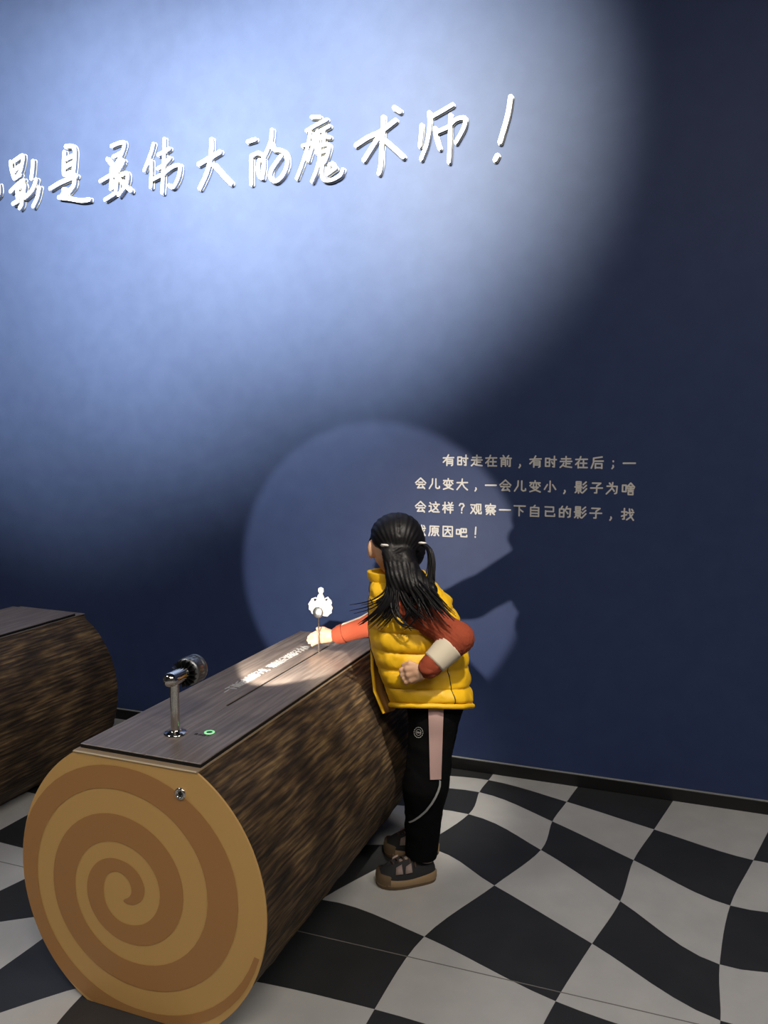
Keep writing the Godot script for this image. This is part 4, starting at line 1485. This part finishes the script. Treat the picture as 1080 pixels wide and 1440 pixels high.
	for i in 13:
		var v := i / 12.0
		var y := lerpf(880, 1004, v)
		var lx := [524.0, 523.0, 523.5, 527.0, 540.0]
		var rx := [528.0, 532.0, 538.0, 546.0, 556.0]
		var t := v * 4.0
		var j := mini(int(t), 3)
		var l := lerpf(lx[j], lx[j + 1], t - j)
		var r := lerpf(rx[j], rx[j + 1], t - j)
		var line := []
		for k in 7:
			var u := k / 6.0
			line.append(at_z(lerpf(l, r, u), y - 6.0 * u * v, lerpf(-2.50, -2.445, v) - 0.035 * sin(u * PI)) - root)
		sheet.append(line)
	st.set_smooth_group(0)
	for i in 12:
		for k in 6:
			quad(st, sheet[i][k], sheet[i][k + 1], sheet[i + 1][k + 1], sheet[i + 1][k])
			var back := Vector3(-0.004, 0, -0.012)
			quad(st, sheet[i + 1][k] + back, sheet[i + 1][k + 1] + back, sheet[i][k + 1] + back, sheet[i][k] + back)
	part("open_front", done(st), M.lining, vest, "brown lining of the open front panel")
	st = begin()
	var rim := []
	for i in 13:
		rim.append(sheet[i][0] + Vector3(-0.002, 0, -0.005))
	add_tube(st, rim, [0.0055], 8)
	part("front_binding", done(st), M.vest, vest)

	# ---- trousers
	var wob := FastNoiseLite.new()
	wob.seed = 5
	wob.frequency = 12.0
	var legs := [["c", pelvis + Vector3(0.0, 0.02, 0.0), l_hip, 0.090, 0.078], ["c", pelvis + Vector3(0.0, 0.02, 0), r_hip, 0.090, 0.078], ["c", l_hip, l_kn, 0.078, 0.069], ["c", r_hip, r_kn, 0.078, 0.064], ["c", l_kn, l_an + Vector3(0.0, 0.065, 0), 0.069, 0.056], ["c", r_kn, r_an + Vector3(0, 0.065, 0), 0.064, 0.052]]
	st = begin()
	add_nets(st, legs, 0.008, 0.03, func(p: Vector3, n: Vector3) -> Vector3: return p + n * 0.005 * wob.get_noise_3d(p.x, p.y * 1.4, p.z))
	var tr := part("trousers", done(st), M.trouser, o, "black tracksuit trousers")
	st = begin()
	var rows := []
	for i in 25:
		var v := i / 24.0
		var y := lerpf(978, 1099, v)
		var line := []
		for k in 6:
			line.append(at_z(lerpf(lerpf(601.5, 604.5, v), lerpf(625, 621, v), k / 5.0), y, -2.30) - root)
		rows.append(line)
	add_patch(st, legs, rows, (at_z(612, 1040, -2.45) - at_z(612, 1040, -2.30)).normalized(), 0.03, 0.0045)
	part("side_stripe", done(st), M.pink, tr, "dusty pink side stripe")
	st = begin()
	rows = []
	for q in [[620, 1096], [619.5, 1104], [617, 1112], [613, 1121], [607, 1131], [599, 1141], [590, 1149], [581, 1155], [574, 1158]]:
		rows.append([at_z(q[0] - 1.3, q[1] - 0.8, -2.30) - root, at_z(q[0] + 1.3, q[1] + 0.8, -2.30) - root])
	add_patch(st, legs, rows, (at_z(600, 1130, -2.45) - at_z(600, 1130, -2.30)).normalized(), 0.03, 0.0045)
	part("reflective_piping", done(st), M.reflective, tr, "thin grey curved piping below the pink stripe")
	# round emblem: outer and inner broken rings with strokes between
	st = begin()
	var zdir := (at_z(588, 1030, -2.45) - at_z(588, 1030, -2.30)).normalized()
	var mark := func(a: Vector2, b: Vector2, w: float) -> void:
		var d := (b - a).normalized().orthogonal() * w
		var rr := []
		for k in 4:
			var m := a.lerp(b, k / 3.0)
			rr.append([at_z(m.x - d.x, m.y - d.y, -2.30) - root, at_z(m.x + d.x, m.y + d.y, -2.30) - root])
		add_patch(st, legs, rr, zdir, 0.03, 0.0045)
	for k in 14:
		var a := TAU * k / 14
		var b := a + TAU / 14 * 0.7
		mark.call(Vector2(588.5 + 6.6 * cos(a), 1030 + 7.6 * sin(a)), Vector2(588.5 + 6.6 * cos(b), 1030 + 7.6 * sin(b)), 0.36)
	for k in 10:
		var a := TAU * k / 10
		var b := a + TAU / 10 * 0.85
		mark.call(Vector2(588.5 + 3.9 * cos(a), 1030 + 4.5 * sin(a)), Vector2(588.5 + 3.9 * cos(b), 1030 + 4.5 * sin(b)), 0.26)
	mark.call(Vector2(586, 1030.5), Vector2(587.5, 1028.5), 0.45)
	mark.call(Vector2(587.5, 1031.5), Vector2(589.5, 1029), 0.45)
	mark.call(Vector2(590, 1031.5), Vector2(591.5, 1029.5), 0.45)
	part("emblem", done(st), M.print_white, tr, "small round white emblem on the thigh")

	for an in [l_an, r_an]:
		st = begin()
		add_tube(st, [an + Vector3(0.002, 0.085, 0), an + Vector3(0.0, 0.05, 0), an + Vector3(-0.002, 0.022, 0), an + Vector3(-0.003, 0.012, 0)], [0.0560, 0.0555, 0.0545, 0.0530], 28)
		part("trouser_hem", done(st), M.trouser, tr)
	# ---- shoes
	shoe(o, at_y(612, 1233, 0.0) - root + Vector3(0.006, 0, 0.012), (at_y(531, 1241, 0.0) - at_y(612, 1233, 0.0)), "beige soled dark trainer with brown laces on the near foot")
	shoe(o, at_y(617, 1199, 0.0) - root + Vector3(0.002, 0, 0.004), (at_y(542, 1199, 0.0) - at_y(617, 1199, 0.0)), "beige soled dark trainer on the far foot")

func shoe(o: Node3D, heel: Vector3, span: Vector3, label: String) -> void:
	var length := span.length() + 0.006
	var fd := span.normalized()
	var sd := Vector3(fd.z, 0, -fd.x)
	var P := func(x: float, y: float, z: float) -> Vector3: return heel + fd * x * length + Vector3.UP * y + sd * z
	var half := func(x: float) -> float:
		return 0.043 * pow(maxf(1.0 - pow(absf(x - 0.55) / 0.55 if x < 0.55 else (x - 0.55) / 0.45, 3.2), 0.0), 0.5) * (0.82 + 0.26 * smoothstep(0.2, 0.72, x))
	var layer := func(levels: Array) -> ArrayMesh:
		# each level: [height at heel, height at middle, height at toe, width factor, inset]
		var st := begin()
		var rings := []
		for l: Array in levels:
			var ring := PackedVector3Array()
			for k in 44:
				var a := TAU * k / 44
				var x := 0.5 - 0.5 * cos(a) * (1.0 - float(l[4]))
				var h: float = half.call(clampf(0.5 - 0.5 * cos(a), 0.004, 0.996)) * float(l[3])
				var z := h * signf(sin(a)) if absf(sin(a)) > 0.001 else 0.0
				var y := lerpf(lerpf(l[0], l[1], smoothstep(0.0, 0.5, x)), l[2], smoothstep(0.45, 1.0, x))
				ring.append(P.call(x, y, z))
			rings.append(ring)
		add_loft(st, rings)
		return done(st)
	var sh := part("shoe", layer.call([[0.030, 0.026, 0.026, 0.98, 0.02], [0.050, 0.044, 0.040, 0.96, 0.04], [0.066, 0.062, 0.050, 0.82, 0.10], [0.076, 0.078, 0.056, 0.62, 0.22], [0.080, 0.088, 0.060, 0.40, 0.36]]), M.shoe_dark, o, label)
	part("midsole", layer.call([[0.008, 0.010, 0.012, 1.02, 0.0], [0.014, 0.014, 0.016, 1.10, -0.02], [0.034, 0.026, 0.030, 1.08, -0.02], [0.038, 0.030, 0.036, 0.98, 0.02]]), M.sole, sh, "chunky beige sole")
	part("tread", layer.call([[0.0, 0.0, 0.002, 0.98, 0.02], [0.004, 0.004, 0.006, 1.06, 0.0], [0.011, 0.012, 0.014, 1.06, 0.0]]), M.tread, sh, "brown tread")
	part("toe_cap", layer_toe(P, half), M.tread, sh, "brown rubber toe guard")
	# pale side panels
	for s: float in [-1.0, 1.0]:
		var st := begin()
		st.set_smooth_group(0)
		for q in [[0.44, 0.56], [0.60, 0.72]]:
			var a: Vector3 = P.call(q[0], 0.052, s * float(half.call(q[0])) * 0.93)
			var b: Vector3 = P.call(q[1], 0.050, s * float(half.call(q[1])) * 0.90)
			var c: Vector3 = P.call(q[1] - 0.02, 0.070, s * float(half.call(q[1])) * 0.66)
			var d: Vector3 = P.call(q[0] + 0.01, 0.078, s * float(half.call(q[0])) * 0.62)
			var out := sd * s * 0.004 + Vector3.UP * 0.003
			quad(st, a + out, b + out, c + out, d + out)
			quad(st, a, d, c, b)
			for e in [[a, b], [b, c], [c, d], [d, a]]:
				quad(st, e[0], e[1], e[1] + out, e[0] + out)
		part("side_panel", done(st), M.shoe_pink, sh, "pale side panel")
	var st := begin()
	st.set_smooth_group(0)
	var tg := []
	for i in 7:
		var x := lerpf(0.34, 0.76, i / 6.0)
		var y := lerpf(0.099, 0.066, i / 6.0)
		tg.append([P.call(x, y - 0.006, -0.017), P.call(x, y, -0.007), P.call(x, y, 0.007), P.call(x, y - 0.006, 0.017)])
	for i in 6:
		for k in 3:
			quad(st, tg[i][k], tg[i][k + 1], tg[i + 1][k + 1], tg[i + 1][k])
			quad(st, tg[i + 1][k] - Vector3.UP * 0.012, tg[i + 1][k + 1] - Vector3.UP * 0.012, tg[i][k + 1] - Vector3.UP * 0.012, tg[i][k] - Vector3.UP * 0.012)
	part("tongue", done(st), M.shoe_pale, sh, "pale tongue")
	for i in 5:
		var x := lerpf(0.40, 0.74, i / 4.0)
		var y := lerpf(0.098, 0.070, i / 4.0)
		st = begin()
		add_tube(st, smooth3([P.call(x + 0.03, y - 0.022, -0.029), P.call(x + 0.01, y - 0.001, -0.012), P.call(x - 0.01, y + 0.003, 0.004), P.call(x - 0.02, y - 0.004, 0.016), P.call(x - 0.01, y - 0.030, 0.034)], 4), [0.0036], 7)
		part("lace", done(st), M.lace, sh)
	st = begin()
	var col := []
	for k in 25:
		var a := TAU * k / 24
		col.append(P.call(0.235 + 0.155 * cos(a), 0.086 + 0.008 * cos(a), 0.030 * sin(a)))
	add_tube(st, col, [0.009], 10)
	part("ankle_collar", done(st), M.shoe_pale, sh, "padded pale ankle collar")

func layer_toe(P: Callable, half: Callable) -> ArrayMesh:
	var st := begin()
	var rings := []
	for l in [[0.020, 1.09, 0.0], [0.036, 1.08, 0.0], [0.048, 1.00, 0.02], [0.052, 0.86, 0.06]]:
		var ring := PackedVector3Array()
		for k in 30:
			var a := lerpf(-1.15, 1.15, k / 29.0)
			var x := 0.66 + (0.345 - float(l[2])) * cos(a)
			ring.append(P.call(x, l[0] - 0.012 * (1.0 - cos(a)), float(half.call(clampf(x - 0.01, 0.0, 0.994))) * float(l[1]) * signf(a)))
		rings.append(ring)
	st.set_smooth_group(0)
	for i in rings.size() - 1:
		for k in 29:
			quad(st, rings[i][k], rings[i + 1][k], rings[i + 1][k + 1], rings[i][k + 1])
	return done(st)
